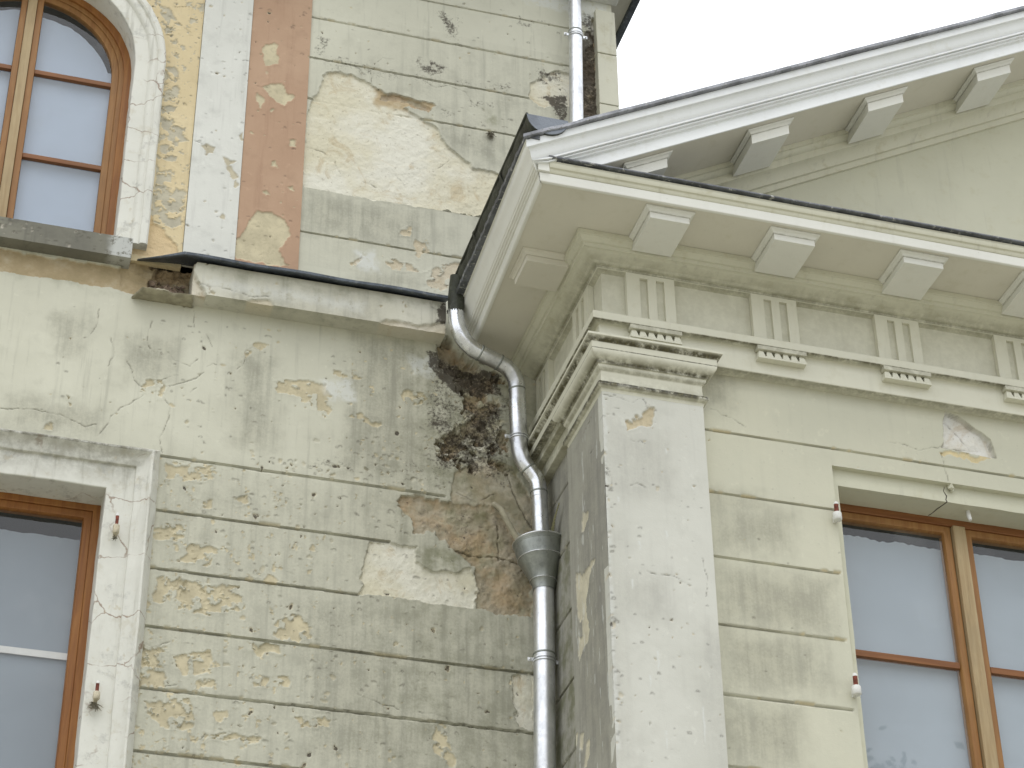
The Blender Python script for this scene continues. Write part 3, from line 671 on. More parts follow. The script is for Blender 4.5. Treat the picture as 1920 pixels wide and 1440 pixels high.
def build_panels(name, panels, mat, parent, skirts, label=None):
    V = []; F = []; A1 = []; A2 = []; A3 = []; n = 0
    for p, sk_ in zip(panels, skirts):
        P = p.O+p.u[..., None]*p.U+p.v[..., None]*p.V+p.h[..., None]*p.N; nv, nu = p.u.shape
        idx = np.arange(nv*nu).reshape(nv, nu)
        q = np.stack((idx[:-1, :-1], idx[:-1, 1:], idx[1:, 1:], idx[1:, :-1]), -1)[p.keep]
        V.append(P.reshape(-1, 3)); F.append(q+n); a1 = np.stack([p.m[k] for k in ('U', 'R', 'S', 'D')], -1).reshape(-1, 4); a2 = np.stack([p.m[k] for k in ('G', 'Gr', 'Wh', 'Cr')], -1).reshape(-1, 4)
        o_ = p.m['O'].reshape(-1); a3 = np.stack([o_, o_*0, o_*0, o_*0], -1); A3.append(a3); A1.append(a1); A2.append(a2); base = n; n += nv*nu
        if sk_:
            for b in (idx[0, :], idx[-1, :][::-1], idx[:, 0][::-1], idx[:, -1]):
                pb = P.reshape(-1, 3)[b]-p.N*sk_; V.append(pb); A1.append(a1[b]*.0); A2.append(a2[b]*.0); A3.append(a3[b]*.0)
                j = np.arange(len(b)); F.append(np.stack((b[:-1]+base, b[1:]+base, n+j[1:], n+j[:-1]), -1)); n += len(b)
    V = np.concatenate(V)-np.array(origin(parent)); F = np.concatenate(F); A1 = np.concatenate(A1); A2 = np.concatenate(A2); A3 = np.concatenate(A3)
    me = bpy.data.meshes.new(name); me.vertices.add(len(V)); me.vertices.foreach_set('co', V.astype(np.float32).ravel())
    me.loops.add(F.size); me.loops.foreach_set('vertex_index', F.astype(np.int32).ravel()); me.polygons.add(len(F))
    me.polygons.foreach_set('loop_start', np.arange(0, F.size, 4, dtype=np.int32)); me.update(calc_edges=True); me.validate()
    for nm, A in (('M1', A1), ('M2', A2), ('M3', A3)):
        at = me.attributes.new(nm, 'FLOAT_COLOR', 'POINT'); at.data.foreach_set('color', np.clip(A, 0, 1).astype(np.float32).ravel())
    me.materials.append(mat); me.polygons.foreach_set('use_smooth', [True]*len(me.polygons)); me.set_sharp_from_angle(angle=rad(50))
    o = bpy.data.objects.new(name, me); link(o, parent)
    if label: o['label'] = label
    return o
XV, YV, ZV = (1, 0, 0), (0, 1, 0), (0, 0, 1); FN = (0, -1, 0)

# ------------------------------------------------------------------ ground
g = MB(); g.add([(-400, -400, -1.6), (400, -400, -1.6), (400, 400, -1.6), (-400, 400, -1.6)], [(0, 1, 2, 3)])
go = g.build('ground', M['ground'], smooth=0); go['kind'] = 'structure'

# ------------------------------------------------------------------ the tall house wing behind
YA = 9.0
house = thing('house', 'tall house wing with flaking cream plaster, salmon and white strips and an arched window', 'building', (1.2, YA, -1.6))
d = DMG['wallA']
AJ = [9.2, 8.907, 8.616, 8.32, 8.028, 7.424, 7.126]; AL = [5.665, 5.37, 5.065, 4.768, 4.464, 4.16, 3.86]
p = Panel((0, YA, 0), XV, ZV, FN, -4, 3.33, -1.6, 10.2, (.0043), (-.2, 3.33), (3.95, 9.3), seed=1, snapv=AJ+AL)
p.apply(d, frag=.55)
p.poly([(3.10, 8.05), (3.24, 8.05), (3.225, 8.92), (3.16, 8.92), (3.10, 8.6)], 'D', soft=.02, scale=1.0)
p.poly([(2.3, 6.15), (2.42, 6.48), (2.62, 6.40), (2.66, 6.2), (2.62, 5.86), (2.28, 5.84)], 'D', soft=.05, scale=.45)
ch = sstep(.50, .55, fbm(p.u*15, p.v*15, 5, 71))*((p.u > 2.2) & (p.v > 5.7) & (p.v < 6.36)); p.h += ch*p.m['S']*.022; p.m['R'] = np.maximum(p.m['R'], ch*p.m['S']*.85); p.m['Gr'] = np.maximum(p.m['Gr'], ch*p.m['S']*.7); p.m['S'] *= 1-ch*.9
p.poly([(.83, 6.55), (1.06, 6.545), (1.06, 6.77), (.93, 6.765), (.86, 6.72), (.835, 6.64)], 'S', .035, .006, .03, .03, over=('R',))
p.poly([(.70, 6.585), (.76, 6.56), (.84, 6.555), (.85, 6.66), (.90, 6.74), (1.0, 6.80), (.70, 6.80)], 'R', .014, .004, .012, .012)
p.poly([(-.3, 6.65), (.75, 6.65), (.75, 6.74), (-.3, 6.74)], 'D', soft=.04, warp=3, scale=.42)
p.poly([(-.3, 6.58), (.78, 6.54), (.86, 6.75), (-.3, 6.75)], 'Gr', soft=.05, warp=3, scale=.3)
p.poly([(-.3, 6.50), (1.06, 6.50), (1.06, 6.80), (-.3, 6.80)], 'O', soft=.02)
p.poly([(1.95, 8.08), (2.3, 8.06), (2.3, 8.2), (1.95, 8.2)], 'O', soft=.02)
p.poly([(2.26,6.50),(2.62,6.42),(2.64,6.30),(2.40,6.28),(2.28,6.40)], 'D', soft=.05, scale=2.0)
p.poly([(2.30,6.52),(2.46,6.50),(2.60,6.40),(2.62,6.30),(2.45,6.33),(2.33,6.42)], 'S', .03, .006, .03, .03, over=('R',))
p.poly([(2.2, 6.3), (2.75, 6.35), (2.75, 5.75), (2.25, 5.72)], 'D', soft=.16, warp=3, scale=.8)
p.poly([(2.26, 5.60), (2.5, 5.62), (2.6, 5.3), (2.3, 5.35)], 'D', soft=.08, warp=3, scale=.6)
p.poly([(2.86,8.35),(3.05,8.42),(3.05,8.15),(2.98,8.2),(2.93,8.33)], 'D', soft=.03, scale=.8)
wt = np.zeros(p.u.shape)
lo = (p.v < 5.66); wt = np.where(lo, .74-.18*np.clip((p.u-1.2)/.9, -.3, 1), .36); wt = np.where((p.v < 6.5) & ~lo, .42+.2*sstep(1.4, 2.1, p.u), wt); wt = np.where(p.v > 6.8, .40, wt)
p.flakes(wt, 30, .60, .0028); p.flakes(wt-.16, 70, .60, .002, seed=3); p.flakes(wt-.02, 10, .62, .003, seed=6)
p.m['D'] *= np.where(p.v < 5.3, .62, np.where(p.v > 7.7, 1.3, 1.0))
p.poly([(2.0, 3.9), (2.95, 3.9), (2.95, 6.5), (2.25, 6.5), (2.05, 5.7)], 'Gr', soft=.30, warp=2, scale=.26)
p.poly([(2.35, 5.72), (2.62, 5.82), (2.66, 5.62), (2.36, 5.55)], 'Gr', soft=.06, warp=2, scale=.8)
p.poly([(2.40, 5.80), (2.55, 5.92), (2.70, 5.90), (2.85, 5.6), (2.85, 5.5), (2.66, 5.54), (2.5, 5.56), (2.385, 5.60)], 'S', .010, .004, .008, .006, warp=1.2, scale=.55)
p.crack([(2.66, 5.93), (2.70, 5.75), (2.77, 5.60), (2.84, 5.50)], .004, .008); p.crack([(2.42, 5.70), (2.52, 5.66), (2.60, 5.72)], .003)
p.crack([(2.40, 5.38), (2.50, 5.36), (2.62, 5.375), (2.75, 5.35)], .004, .01); p.crack([(2.62, 5.55), (2.63, 5.36)], .004, .01)
p.poly([(2.2, 6.5), (2.65, 6.46), (2.95, 6.2), (2.95, 4.9), (2.5, 5.2), (2.25, 5.6)], 'Gr', soft=.14, warp=3, scale=.62)
p.poly([(2.1, 6.5), (2.95, 6.5), (2.95, 3.9), (1.7, 3.9), (1.8, 5.5)], 'G', soft=.35, warp=3, scale=.85)
p.poly([(.95, 5.66), (2.9, 5.6), (2.9, 3.9), (.95, 3.9)], 'G', soft=.15, warp=3, scale=.55)
p.poly([(1.6, 7.0), (3.2, 7.0), (3.2, 8.6), (2.2, 8.6), (1.7, 8.2)], 'G', soft=.3, warp=3, scale=.5)
p.poly([(1.58, 8.25), (2.0, 8.22), (2.9, 8.38), (2.9, 8.46), (2.0, 8.36), (1.58, 8.40)], 'D', soft=.05, warp=3, scale=.6)
p.poly([(2.25, 8.02), (2.8, 7.98), (2.8, 8.12), (2.25, 8.14)], 'D', soft=.05, warp=3, scale=.5)
p.poly([(1.98, 8.12), (2.12, 8.13), (2.24, 8.09), (2.27, 8.11), (2.20, 8.15), (2.08, 8.17), (1.98, 8.16)], 'S', .02, .004, .012, .01)
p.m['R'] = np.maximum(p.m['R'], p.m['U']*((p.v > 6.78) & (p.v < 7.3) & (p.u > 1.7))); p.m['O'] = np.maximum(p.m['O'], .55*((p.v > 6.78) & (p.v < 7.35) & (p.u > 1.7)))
p.pocks(420, (1.0, 2.75, 4.0, 5.6), seed=1); p.pocks(110, (1.0, 2.7, 5.6, 6.5), seed=2); p.pocks(150, (1.6, 3.2, 7.9, 9.0), seed=3, r=(.003, .009)); p.pocks(60, (.4, 1.5, 5.75, 6.5), seed=5, r=(.002, .006))
p.pocks(60, (1.9, 2.35, 5.70, 5.95), seed=6); p.pocks(50, (1.4, 2.2, 5.68, 5.76), seed=7)
for v in AJ: p.joint(v, 1.575, 3.33, .004, .012)
for v, u1 in zip(AL, (2.36, 2.09, 1.95, 2.9, 2.9, 2.9, 2.9)): p.joint(v, .972, u1, .0052, .015); p.joint(v, -4, -.772, .0052, .015)
p.cut(-.62, 1.575, 6.79, 10.2); p.cut(-.56, .755, 2.2, 5.46)
build_panels('wall', [p], M['wallA'], house, [0])
b = MB(); b.box(3.30, 3.329, 9.02, 14, -1.6, 10.2); b.box(-4, 3.29, 13.98, 14, -1.6, 10.2); b.box(-4, -3.98, 9.02, 13.97, -1.6, 10.2); b.box(-3.9, 3.2, 9.3, 13.9, 10.1, 10.2)
b.build('outer_wall', M['tymp'], house)
def strip(name, u0, u1, y, dk, mat, v0=6.765, arch=False, wtv=.4, ud=.004, flake=True):
    q = Panel((0, y, 0), XV, ZV, FN, u0, u1, v0, 10.2, .0048, None if u0 > 0 else (.2, u1), (v0, 9.2), seed=hash(len(name)) % 17, wave=.003)
    q.apply(DMG[dk], ud=ud, rd=.006, frag=.30 if arch else 0.0)
    if flake: q.flakes(np.full(q.u.shape, wtv), 24, .60, .003); q.flakes(np.full(q.u.shape, wtv-.05), 60, .60, .003, seed=4)
    q.pocks(70, (max(u0, .5), u1, v0, 8.8), seed=9, r=(.003, .009))
    if arch: q.cutarch(.1, 8.04, .60, 6.7)
    return build_panels(name, [q], M[mat], house, [.03])
strip('yellow_strip', -.62, .99, 8.994, 'yellow', 'yellow', arch=True, wtv=.72)
strip('white_strip', .992, 1.252, 8.984, 'whitestrip', 'white', v0=6.792, wtv=.42)
strip('salmon_strip', 1.254, 1.577, 8.990, 'salmon', 'salmon', v0=6.792, wtv=.34)
# corner strip at the right-hand edge of the wing
b = MB(); z = 7.2
for z1 in (7.62, 8.0, 8.36, 8.74, 9.08): b.box(3.222, 3.338, 8.972, 9.06, z, z1-.006); z = z1
wobble(b, .004, 3); b.build('corner_strip', M['trimd'], house, bevel=.004)
# whitewashed frieze and eaves at the very top
b = MB(); b.box(1.58, 3.36, 8.93, 9.0, 9.155, 9.22); b.box(1.58, 3.38, 8.90, 9.0, 9.221, 9.30); e = b.build('eaves', M['white_trim'], house, bevel=.004)
b = MB(); b.box(1.0, 3.56, 8.62, 13.9, 9.5, 9.53); b.build('eaves_soffit', M['soffit'], e)
b = MB(); b.box(3.561, 3.60, 8.6, 13.95, 9.47, 9.60); b.box(1.0, 3.56, 8.58, 8.615, 9.47, 9.60); b.build('eaves_edge', M['leadf'], e, bevel=.004)
b = MB(); b.box(-4, 3.6, 8.6, 14.2, 9.62, 9.68); b.build('roof', M['roof'], house)

# arched window -------------------------------------------------------
def arcpath(xc, zc, r, zb, y, n=28):
    pts = [(xc+r, y, zb)]+[(xc+r*math.cos(a), y, zc+r*math.sin(a)) for a in [math.pi*i/n for i in range(n+1)]]+[(xc-r, y, zb)]
    outs = [(1, 0, 0)]+[(math.cos(math.pi*i/n), 0, math.sin(math.pi*i/n)) for i in range(n+1)]+[(-1, 0, 0)]
    return pts, outs
def dense(pts, outs, n=14):
    P = []; Q = []
    for i in range(len(pts)-1):
        L = (Vector(pts[i+1])-Vector(pts[i])).length; k = max(1, int(L/.05))
        for j in range(k):
            P.append(Vector(pts[i]).lerp(Vector(pts[i+1]), j/k)); Q.append(Vector(outs[i]).lerp(Vector(outs[i+1]), j/k))
    P.append(Vector(pts[-1])); Q.append(Vector(outs[-1])); return P, Q
b = MB(); pa, oa = dense(*arcpath(.1, 8.04, .554, 6.84, YA))
b.sweep(pa, oa, [(.0, -.13), (0, .022), (.004, .026), (.072, .028), (.078, .040), (.086, .046), (.10, .050), (.114, .046), (.118, .056), (.128, .062), (.15, .060), (.158, .05), (.160, -.02)], FN, caps=True)
wobble(b, .0035, 9, 2); wobble(b, .002, 30, 4); b.build('window_surround', M['surround'], house, bevel=.002, label='white arched window surround with cracked mouldings')
YF = 9.125
def ringframe(mb, xc, zc, r0, r1, zb, y0, y1):
    pa, oa = arcpath(xc, zc, r0, zb, y0); w = r1-r0
    mb.sweep(pa, oa, [(0, 0), (w, 0), (w, y1-y0), (0, y1-y0)], YV, closed=True)
b = MB(); ringframe(b, .1, 8.04, .515, .565, 6.83, YF-.012, YF+.05); aw = b.build('arched_window', M['wood'], house, bevel=.003)
b = MB(); ringframe(b, .1, 8.04, .49, .528, 6.83, YF+.004, YF+.05); ringframe(b, .1, 8.04, .455, .491, 6.83, YF+.012, YF+.05); b.build('sash', M['woodm'], aw, bevel=.003)
b = MB(); b.box(.072, .12, YF-.016, YF+.05, 6.84, 8.53); b.build('mullion', M['woodl'], aw, bevel=.003)
b = MB(); b.box(.038, .071, YF+.0, YF+.05, 6.84, 8.50); b.box(.121, .155, YF+.0, YF+.05, 6.84, 8.50); b.build('sash_stile', M['woodm'], aw, bevel=.003)
for z in (7.99, 7.425):
    b = MB(); b.box(.155, .565, YF+.014, YF+.04, z-.012, z+.016); b.box(-.37, .037, YF+.014, YF+.04, z-.012, z+.016); b.build('glazing_bar', M['woodh'], aw, bevel=.002)
def arcplate(mb, xc, zc, r, zb, y, x0=None):
    n = 28; pts = [(xc+r*math.cos(math.pi*i/n), y, zc+r*math.sin(math.pi*i/n)) for i in range(n+1)]+[(xc-r, y, zb), (xc+r, y, zb)]
    mb.add(pts, [tuple(range(len(pts)))])
b = MB(); arcplate(b, .1, 8.04, .46, 6.83, YF+.03); b.build('glass', M['glass'], aw, smooth=0)
def filmsheet(name, x0, x1, zb, topf, y, mat, parent, seed=0, wr=.004):
    xs = np.linspace(x0, x1, 60); zs = np.linspace(0, 1, 24); vs = []; fs = []
    for j, t in enumerate(zs):
        for x in xs:
            zt = topf(x)+.012*(float(vnoise(np.array(x*11.), np.array(seed*3.), seed))-.5)+.008*(float(vnoise(np.array(x*47.), np.array(seed*3.), seed))-.5)
            z = zb+(zt-zb)*t; vs.append((x, y+wr*float(fbm(np.array(x*5.), np.array(z*3.), 2, seed)), z))
    for j in range(23):
        for i in range(59): a = j*60+i; fs.append((a, a+1, a+61, a+60))
    q = MB(); q.add(vs, fs); return q.build(name, mat, parent, smooth=180)
filmsheet('film', .158, .575, 6.83, lambda x: 7.965+math.sqrt(max(.02, .455**2-(x-.1)**2))*1.0, YF+.055, M['film'], aw, 1)
filmsheet('film', -.38, .036, 6.83, lambda x: 7.985+math.sqrt(max(.02, .455**2-(x-.1)**2)), YF+.055, M['film'], aw, 2)
def room(x0, x1, y0, z0, z1, parent):
    q = MB(); vs = [(x, y, z) for x in (x0, x1) for y in (y0, y0+1.2) for z in (z0, z1)]
    q.add(vs, [(0, 1, 3, 2), (4, 6, 7, 5), (2, 3, 7, 6), (0, 2, 6, 4), (1, 5, 7, 3)]); return q.build('room_lining', M['dark'], parent, smooth=0)
room(-.52, .72, YF+.052, 6.80, 8.7, aw)
# stone sill
p = Panel((0, 8.918, 0), XV, ZV, FN, -.62, .737, 6.722, 6.842, .006, (-.1, .737), seed=3, wave=.006)
p.poly([(.63, 6.70), (.76, 6.70), (.76, 6.86), (.63, 6.86)], 'Wh', soft=.025); p.poly([(.63, 6.70), (.76, 6.70), (.76, 6.825), (.63, 6.825)], 'Wh', soft=.03)
p.pocks(60, (-.1, .62, 6.73, 6.84), seed=4, r=(.003, .01)); build_panels('window_sill', [p], M['sill'], house, [.2])
# string course with its lead cover, broken at the left end
p = Panel((0, 8.892, 0), XV, ZV, FN, 1.045, 2.325, 6.555, 6.742, .006, seed=5, wave=.008)
p.flakes(np.full(p.u.shape, .55), 22, .58, .005); p.poly([(1.0, 6.50), (1.12, 6.54), (1.085, 6.60), (1.05, 6.66), (1.06, 6.76), (1.0, 6.76)], 'R', .02, .004, .01, .01)
p.poly([(1.25, 6.50), (1.34, 6.575), (1.42, 6.58), (1.5, 6.50)], 'R', .008, .004, .01); p.poly([(1.95, 6.5), (2.02, 6.585), (2.20, 6.58), (2.26, 6.60), (2.36, 6.64), (2.36, 6.50)], 'R', .012, .004, .01)
p.poly([(2.26, 6.6), (2.36, 6.6), (2.36, 6.76), (2.29, 6.76)], 'D', soft=.03); p.poly([(1.0, 6.68), (2.4, 6.68), (2.4, 6.76), (1.0, 6.76)], 'Gr', soft=.04, scale=.5)
p.poly([(1.2, 6.5), (2.0, 6.5), (2.0, 6.7), (1.2, 6.7)], 'G', soft=.1, scale=.7); p.poly([(1.10, 6.6), (1.9, 6.6), (1.9, 6.66), (1.10, 6.66)], 'Wh', soft=.04, scale=.7)
p.crack([(2.24, 6.74), (2.255, 6.70), (2.28, 6.685)], .004); p.crack([(1.08, 6.612), (1.25, 6.605), (1.33, 6.59), (1.42, 6.60)], .003)
sc = build_panels('string_course', [p], M['string'], house, [.14])
b = MB()
xs = [.772, .80, .86, .93, .985]+list(np.linspace(1.05, 2.33, 26)); fr = []
for i, x in enumerate(xs):
    t = min(1, max(0, (x-.772)/.21)); zf = 6.700+.058*t if x < .985 else 6.760-.002*(x-.985); yf = 8.885-.035*t
    zb_ = 6.775+.02*t; zf += .003*math.sin(x*13)
    fr.append([(x, yf, zf-.013*t), (x, yf-.002, zf), (x, 8.94, (zf+zb_)/2+.004), (x, 8.998, zb_), (x, 8.998, zb_-.006), (x, 8.94, (zf+zb_)/2-.003), (x, yf+.004, zf-.015*t-.001)])
b.loft(fr); b.build('lead_cover', M['leadf'], sc)
b = MB(); ring = []; xs = np.linspace(.765, 1.06, 40)
for i, x in enumerate(xs):
    n1 = float(fbm(np.array(x*22.), np.array(1.7), 4, 3))-.5; n2 = float(fbm(np.array(x*40.), np.array(4.1), 4, 5))-.5; e = min(1, i/5, (39-i)/3+.35)
    yf = 8.985-.085*e+.035*n1; zt = 6.556+.02*n2+.006*math.sin(x*30)-.004
    ring.append([(x, 9.01, 6.541), (x, yf+.03, 6.536), (x, yf+.008, 6.538+.008*n2), (x, yf, 6.545+.01*n1), (x, yf+.010, zt-.002), (x, yf+.034, zt+.004*n1), (x, 9.01, zt+.006)])
b.loft(ring); b.build('broken_ledge', M['clay'], sc, bevel=.003)
b = MB(); rg = random.Random(8)
for i in range(60):
    x = .845+.195*rg.random(); z = 6.56+.12*rg.random()**1.6; r = .010+.020*rg.random(); yy = 8.975+.05*(z-6.56)/.15+.02*rg.random()
    pts = [Vector((rg.gauss(0, 1), rg.gauss(0, 1), rg.gauss(0, 1))).normalized()*r*(.6+.6*rg.random())+Vector((x, yy, z)) for _ in range(9)]
    bm_ = bmesh.new(); [bm_.verts.new(q) for q in pts]; bmesh.ops.convex_hull(bm_, input=bm_.verts); bm_.verts.index_update()
    b.add([v.co.copy() for v in bm_.verts], [tuple(v.index for v in f.verts) for f in bm_.faces]); bm_.free()
b.build('rubble_core', M['rough'], sc, smooth=0)

# lower left window -----------------------------------------------------
def rectpath(x0, x1, zt, zb, y):
    pts = [(x1, y, zb), (x1, y, zt), (x0, y, zt), (x0, y, zb)]; outs = [(1, 0, 0), (1, 0, 1), (-1, 0, 1), (-1, 0, 0)]; return pts, outs
b = MB(); pa, oa = dense(*rectpath(-.539, .739, 5.443, 2.2, YA))
b.sweep(pa, oa, [(0, -.16), (0, .010), (.004, .014), (.126, .014), (.128, .030), (.136, .034), (.150, .037), (.165, .044), (.178, .056), (.187, .070), (.190, .074), (.199, .074), (.203, .066), (.232, .026), (.234, -.02)], FN)
b.d = [((.75 if v[2] > 5.63 and v[1] > 8.90 else .35) if v[2] > 5.565 and v[0] < .9 else .05, .25 if v[2] > 5.63 and v[0] < .95 else 0) for v in b.v]
wobble(b, .003, 8, 3); wobble(b, .002, 32, 5); b.build('window_surround', M['surround'], house, bevel=.002, label='white square-headed window surround with peeling paint')
def window(parent, name, x0, x1, zt, zb, y, xm, bars, film, cols, seed, filmdrop=.06, ypane=.03):
    b = MB(); pa, oa = rectpath(x0, x1, zt, zb, y); b.sweep(pa, oa, [(0, 0), (-.045, 0), (-.045, .06), (0, .06)], YV, closed=True); o = b.build(name, M[cols[0]], parent, bevel=.003)
    b = MB()
    for a, c in ((x0+.045, xm-.036), (xm+.036, x1-.045)):
        pa, oa = rectpath(a, c, zt-.045, zb, y+.010); b.sweep(pa, oa, [(0, 0), (-.034, 0), (-.040, .012), (-.040, .05), (0, .05)], YV, closed=True)
    b.build('sash', M[cols[1]], o, bevel=.003)
    b = MB(); b.box(xm-.032, xm+.032, y-.012, y+.05, zb, zt-.046); b.build('mullion', M[cols[2]], o, bevel=.003)
    for z in bars:
        b = MB(); b.box(x0+.087, xm-.077, y+.018, y+.05, z-.016, z+.016); b.box(xm+.077, x1-.087, y+.018, y+.05, z-.016, z+.016); b.build('glazing_bar', M['woodh'], o, bevel=.002)
    b = MB()
    for a, c in ((x0+.08, xm-.07), (xm+.07, x1-.08)): b.add([(a, y+ypane, zb), (c, y+ypane, zb), (c, y+ypane, zt-.08), (a, y+ypane, zt-.08)], [(0, 1, 2, 3)])
    b.build('glass', M['glass'], o, smooth=0)
    for i, (a, c) in enumerate(((x0+.075, xm-.066), (xm+.066, x1-.075))): filmsheet('film', a, c, zb, lambda x: zt-.085-filmdrop, y+.064, M[film], o, seed+i)
    room(x0+.01, x1-.01, y+.061, zb-.1, zt, o); return o
wl_ = window(house, 'casement_window', -.55, .75, 5.455, 2.2, 9.152, .1, (), 'film2', ('wood', 'wood', 'woodl'), 5, .085)
b = MB(); b.box(-.4, .70, 9.203, 9.209, 4.655, 4.688); b.build('inner_bar', M['tape'], wl_)

# ------------------------------------------------------------------ the portico in front
portico = thing('portico', 'cream portico with a white pediment, block brackets and a corner pilaster', 'building', (5.2, 8.4, -1.6))
XE = 7.6; YP = 8.0; XP = 2.825; YB = 8.06
BJ = [5.632, 5.297, 4.963, 4.624, 4.285, 3.95]
p = Panel((0, YB, 0), XV, ZV, FN, 3.31, XE, -1.6, 5.97, .005, (3.31, 5.45), (3.95, 5.97), seed=11, snapu=(3.962,), snapv=[5.54]+BJ, wave=.004)
hb = DMG['wallB'].pop('hole')
p.apply(DMG['wallB'])
for q in hb: p.crack(list(q)+[q[0]], .0045, .002, .3); p.poly(q, 'R', .030, .003, .008, .016, warp=.3, over=('U',)); p.crack([(q[0][0]+.01, q[0][1]-.05), (q[2][0], q[2][1]-.13)], .003, .006); p.crack([(q[-2][0]+.01, q[-2][1]-.02), (q[3][0]-.05, q[3][1]-.06)], .003, .006)
for v, u1 in zip(BJ, (XE, 3.962, 3.948, 3.942, 3.945, 3.95)): p.joint(v, 3.31, u1, .0045, .011, warp=.05)
for v in BJ[1:]: p.joint(v, 5.38, XE, .0045, .011, warp=.05)
p.flakes(np.full(p.u.shape, .27), 40, .60, .002); p.pocks(45, (3.35, 4.9, 3.95, 5.9), seed=5, r=(.002, .006)); p.cut(3.962, 5.374, 2.3, 5.54)
build_panels('wall', [p], M['wallB'], portico, [0])
# stepped window reveal
b = MB(); pa, oa = dense(*rectpath(3.996, 5.34, 5.452, 2.3, YB))
b.sweep(pa, oa, [(0, -.19), (0, -.03), (.034, -.030), (.036, -.045), (.09, -.05)], FN, caps=False); 
b.add([(3.962, YB-.001, 2.3), (3.962, YB+.05, 2.3), (3.962, YB+.05, 5.54), (3.962, YB-.001, 5.54), (5.374, YB-.001, 5.54), (5.374, YB+.05, 5.54), (5.374, YB-.001, 2.3), (5.374, YB+.05, 2.3)], [(0, 1, 2, 3), (3, 2, 5, 4), (4, 5, 7, 6)])
b.sweep(*dense(*rectpath(3.996, 5.34, 5.452, 2.3, YB)), [(.034, -.0302), (.09, -.0302)], FN, caps=False)
wobble(b, .002, 11, 3); b.build('window_reveal', M['tymp'], portico, smooth=30)
window(portico, 'casement_window', 3.984, 5.352, 5.46, 2.3, 8.232, 4.668, (4.68,), 'film3', ('woodh', 'woodm', 'woodl'), 9, .055)
b = MB(); rg = random.Random(4)
pts = [(4.541, 8.0925, 5.545), (4.546, 8.0915, 5.53), (4.539, 8.0905, 5.51), (4.552, 8.0905, 5.485), (4.546, 8.0905, 5.465), (4.550, 8.090, 5.4525)]; b.tube(pts, [.0018, .0028, .0018, .003, .0025, .003], 6)
b.tube([(4.550, 8.090, 5.4525), (4.543, 8.12, 5.452), (4.532, 8.16, 5.452), (4.527, 8.20, 5.452), (4.518, 8.225, 5.452)], [.003, .0022, .003, .002, .0025], 6); b.build('lintel_crack', M['crack'], portico, smooth=60)
b = MB()
for cx, cz, r in ((4.567, 5.528, .020), (4.578, 5.515, .014), (4.56, 5.545, .012)):
    bm_ = bmesh.new(); [bm_.verts.new(Vector((rg.gauss(0, 1), rg.gauss(0, .8), rg.gauss(0, 1))).normalized()*r*(.7+.5*rg.random())+Vector((cx, 8.075, cz))) for _ in range(14)]; bmesh.ops.convex_hull(bm_, input=bm_.verts); bm_.verts.index_update()
    b.add([v.co.copy() for v in bm_.verts], [tuple(v.index for v in f.verts) for f in bm_.faces]); bm_.free()
b.build('plaster_lump', M['tymp'], portico, smooth=0)
# pilaster: front and side as one part, bare return on the right
pf = Panel((0, YP, 0), XV, ZV, FN, XP, 3.315, -1.6, 5.72, .005, None, (3.7, 5.72), seed=13, wave=.006)
pf.apply(DMG['pilF'], ud=.008); pf.m['G'] *= .55; pf.flakes(np.full(pf.u.shape, .34), 30, .60, .0025); pf.pocks(120, (XP, 3.3, 3.9, 5.7), seed=5, r=(.002, .007)); pf.pocks(60, (XP, XP+.03, 3.9, 5.7), seed=6, r=(.004, .011))
for cpts in ([(2.95, 5.47), (2.985, 5.46), (3.0, 5.475), (3.02, 5.455)], [(3.0, 4.80), (3.05, 4.79), (3.12, 4.795), (3.2, 4.76)], [(2.84, 5.3), (2.86, 5.26), (2.85, 5.22)], [(3.26, 4.9), (3.28, 4.8), (3.27, 4.72)]): pf.crack(cpts)
for x, z, l in ((3.03, 4.42, .10), (2.99, 4.30, .06), (3.22, 4.18, .16), (2.93, 4.75, .05), (3.10, 5.02, .04), (2.88, 5.16, .03), (3.24, 5.28, .03), (3.12, 5.45, .03), (2.97, 4.95, .05), (3.05, 4.05, .08)): pf.poly([(x-.004, z), (x+.004, z), (x+.006, z-l*.6), (x, z-l)], 'Wh', soft=.003, warp=.3)
pf.poly([(XP-.05, 3.6), (XP+.012, 3.6), (XP+.012, 5.68), (XP-.05, 5.68)], 'Wh', soft=.01, scale=.6)
ps = Panel((XP, 0, 0), YV, ZV, (-1, 0, 0), YP, 8.52, -1.6, 5.72, .006, None, (3.7, 5.72), seed=14, wave=.006)
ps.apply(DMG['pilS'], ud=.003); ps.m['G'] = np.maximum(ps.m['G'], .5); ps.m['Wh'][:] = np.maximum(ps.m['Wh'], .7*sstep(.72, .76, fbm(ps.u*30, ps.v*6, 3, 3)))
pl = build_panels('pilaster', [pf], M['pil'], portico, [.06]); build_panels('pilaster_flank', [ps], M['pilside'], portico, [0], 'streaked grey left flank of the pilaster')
p = Panel((2.87, 0, 0), YV, ZV, (-1, 0, 0), 8.49, 9.02, -1.6, 5.96, .006, None, (3.7, 5.96), seed=15, wave=.006)
p.apply(DMG['sideW'])
for v in (5.63, 5.30, 4.952, 4.597, 4.25, 3.9): p.joint(v, 8.49, 9.02, .005, .012)
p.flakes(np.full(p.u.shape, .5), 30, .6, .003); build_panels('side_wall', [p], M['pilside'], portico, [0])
b = MB(); b.box(XP+.002, 2.868, 8.515, 8.52, -1.6, 5.7); b.box(3.311, 3.314, YP+.002, YB+.02, -1.6, 5.7); b.build('pilaster_return', M['trim'], portico)
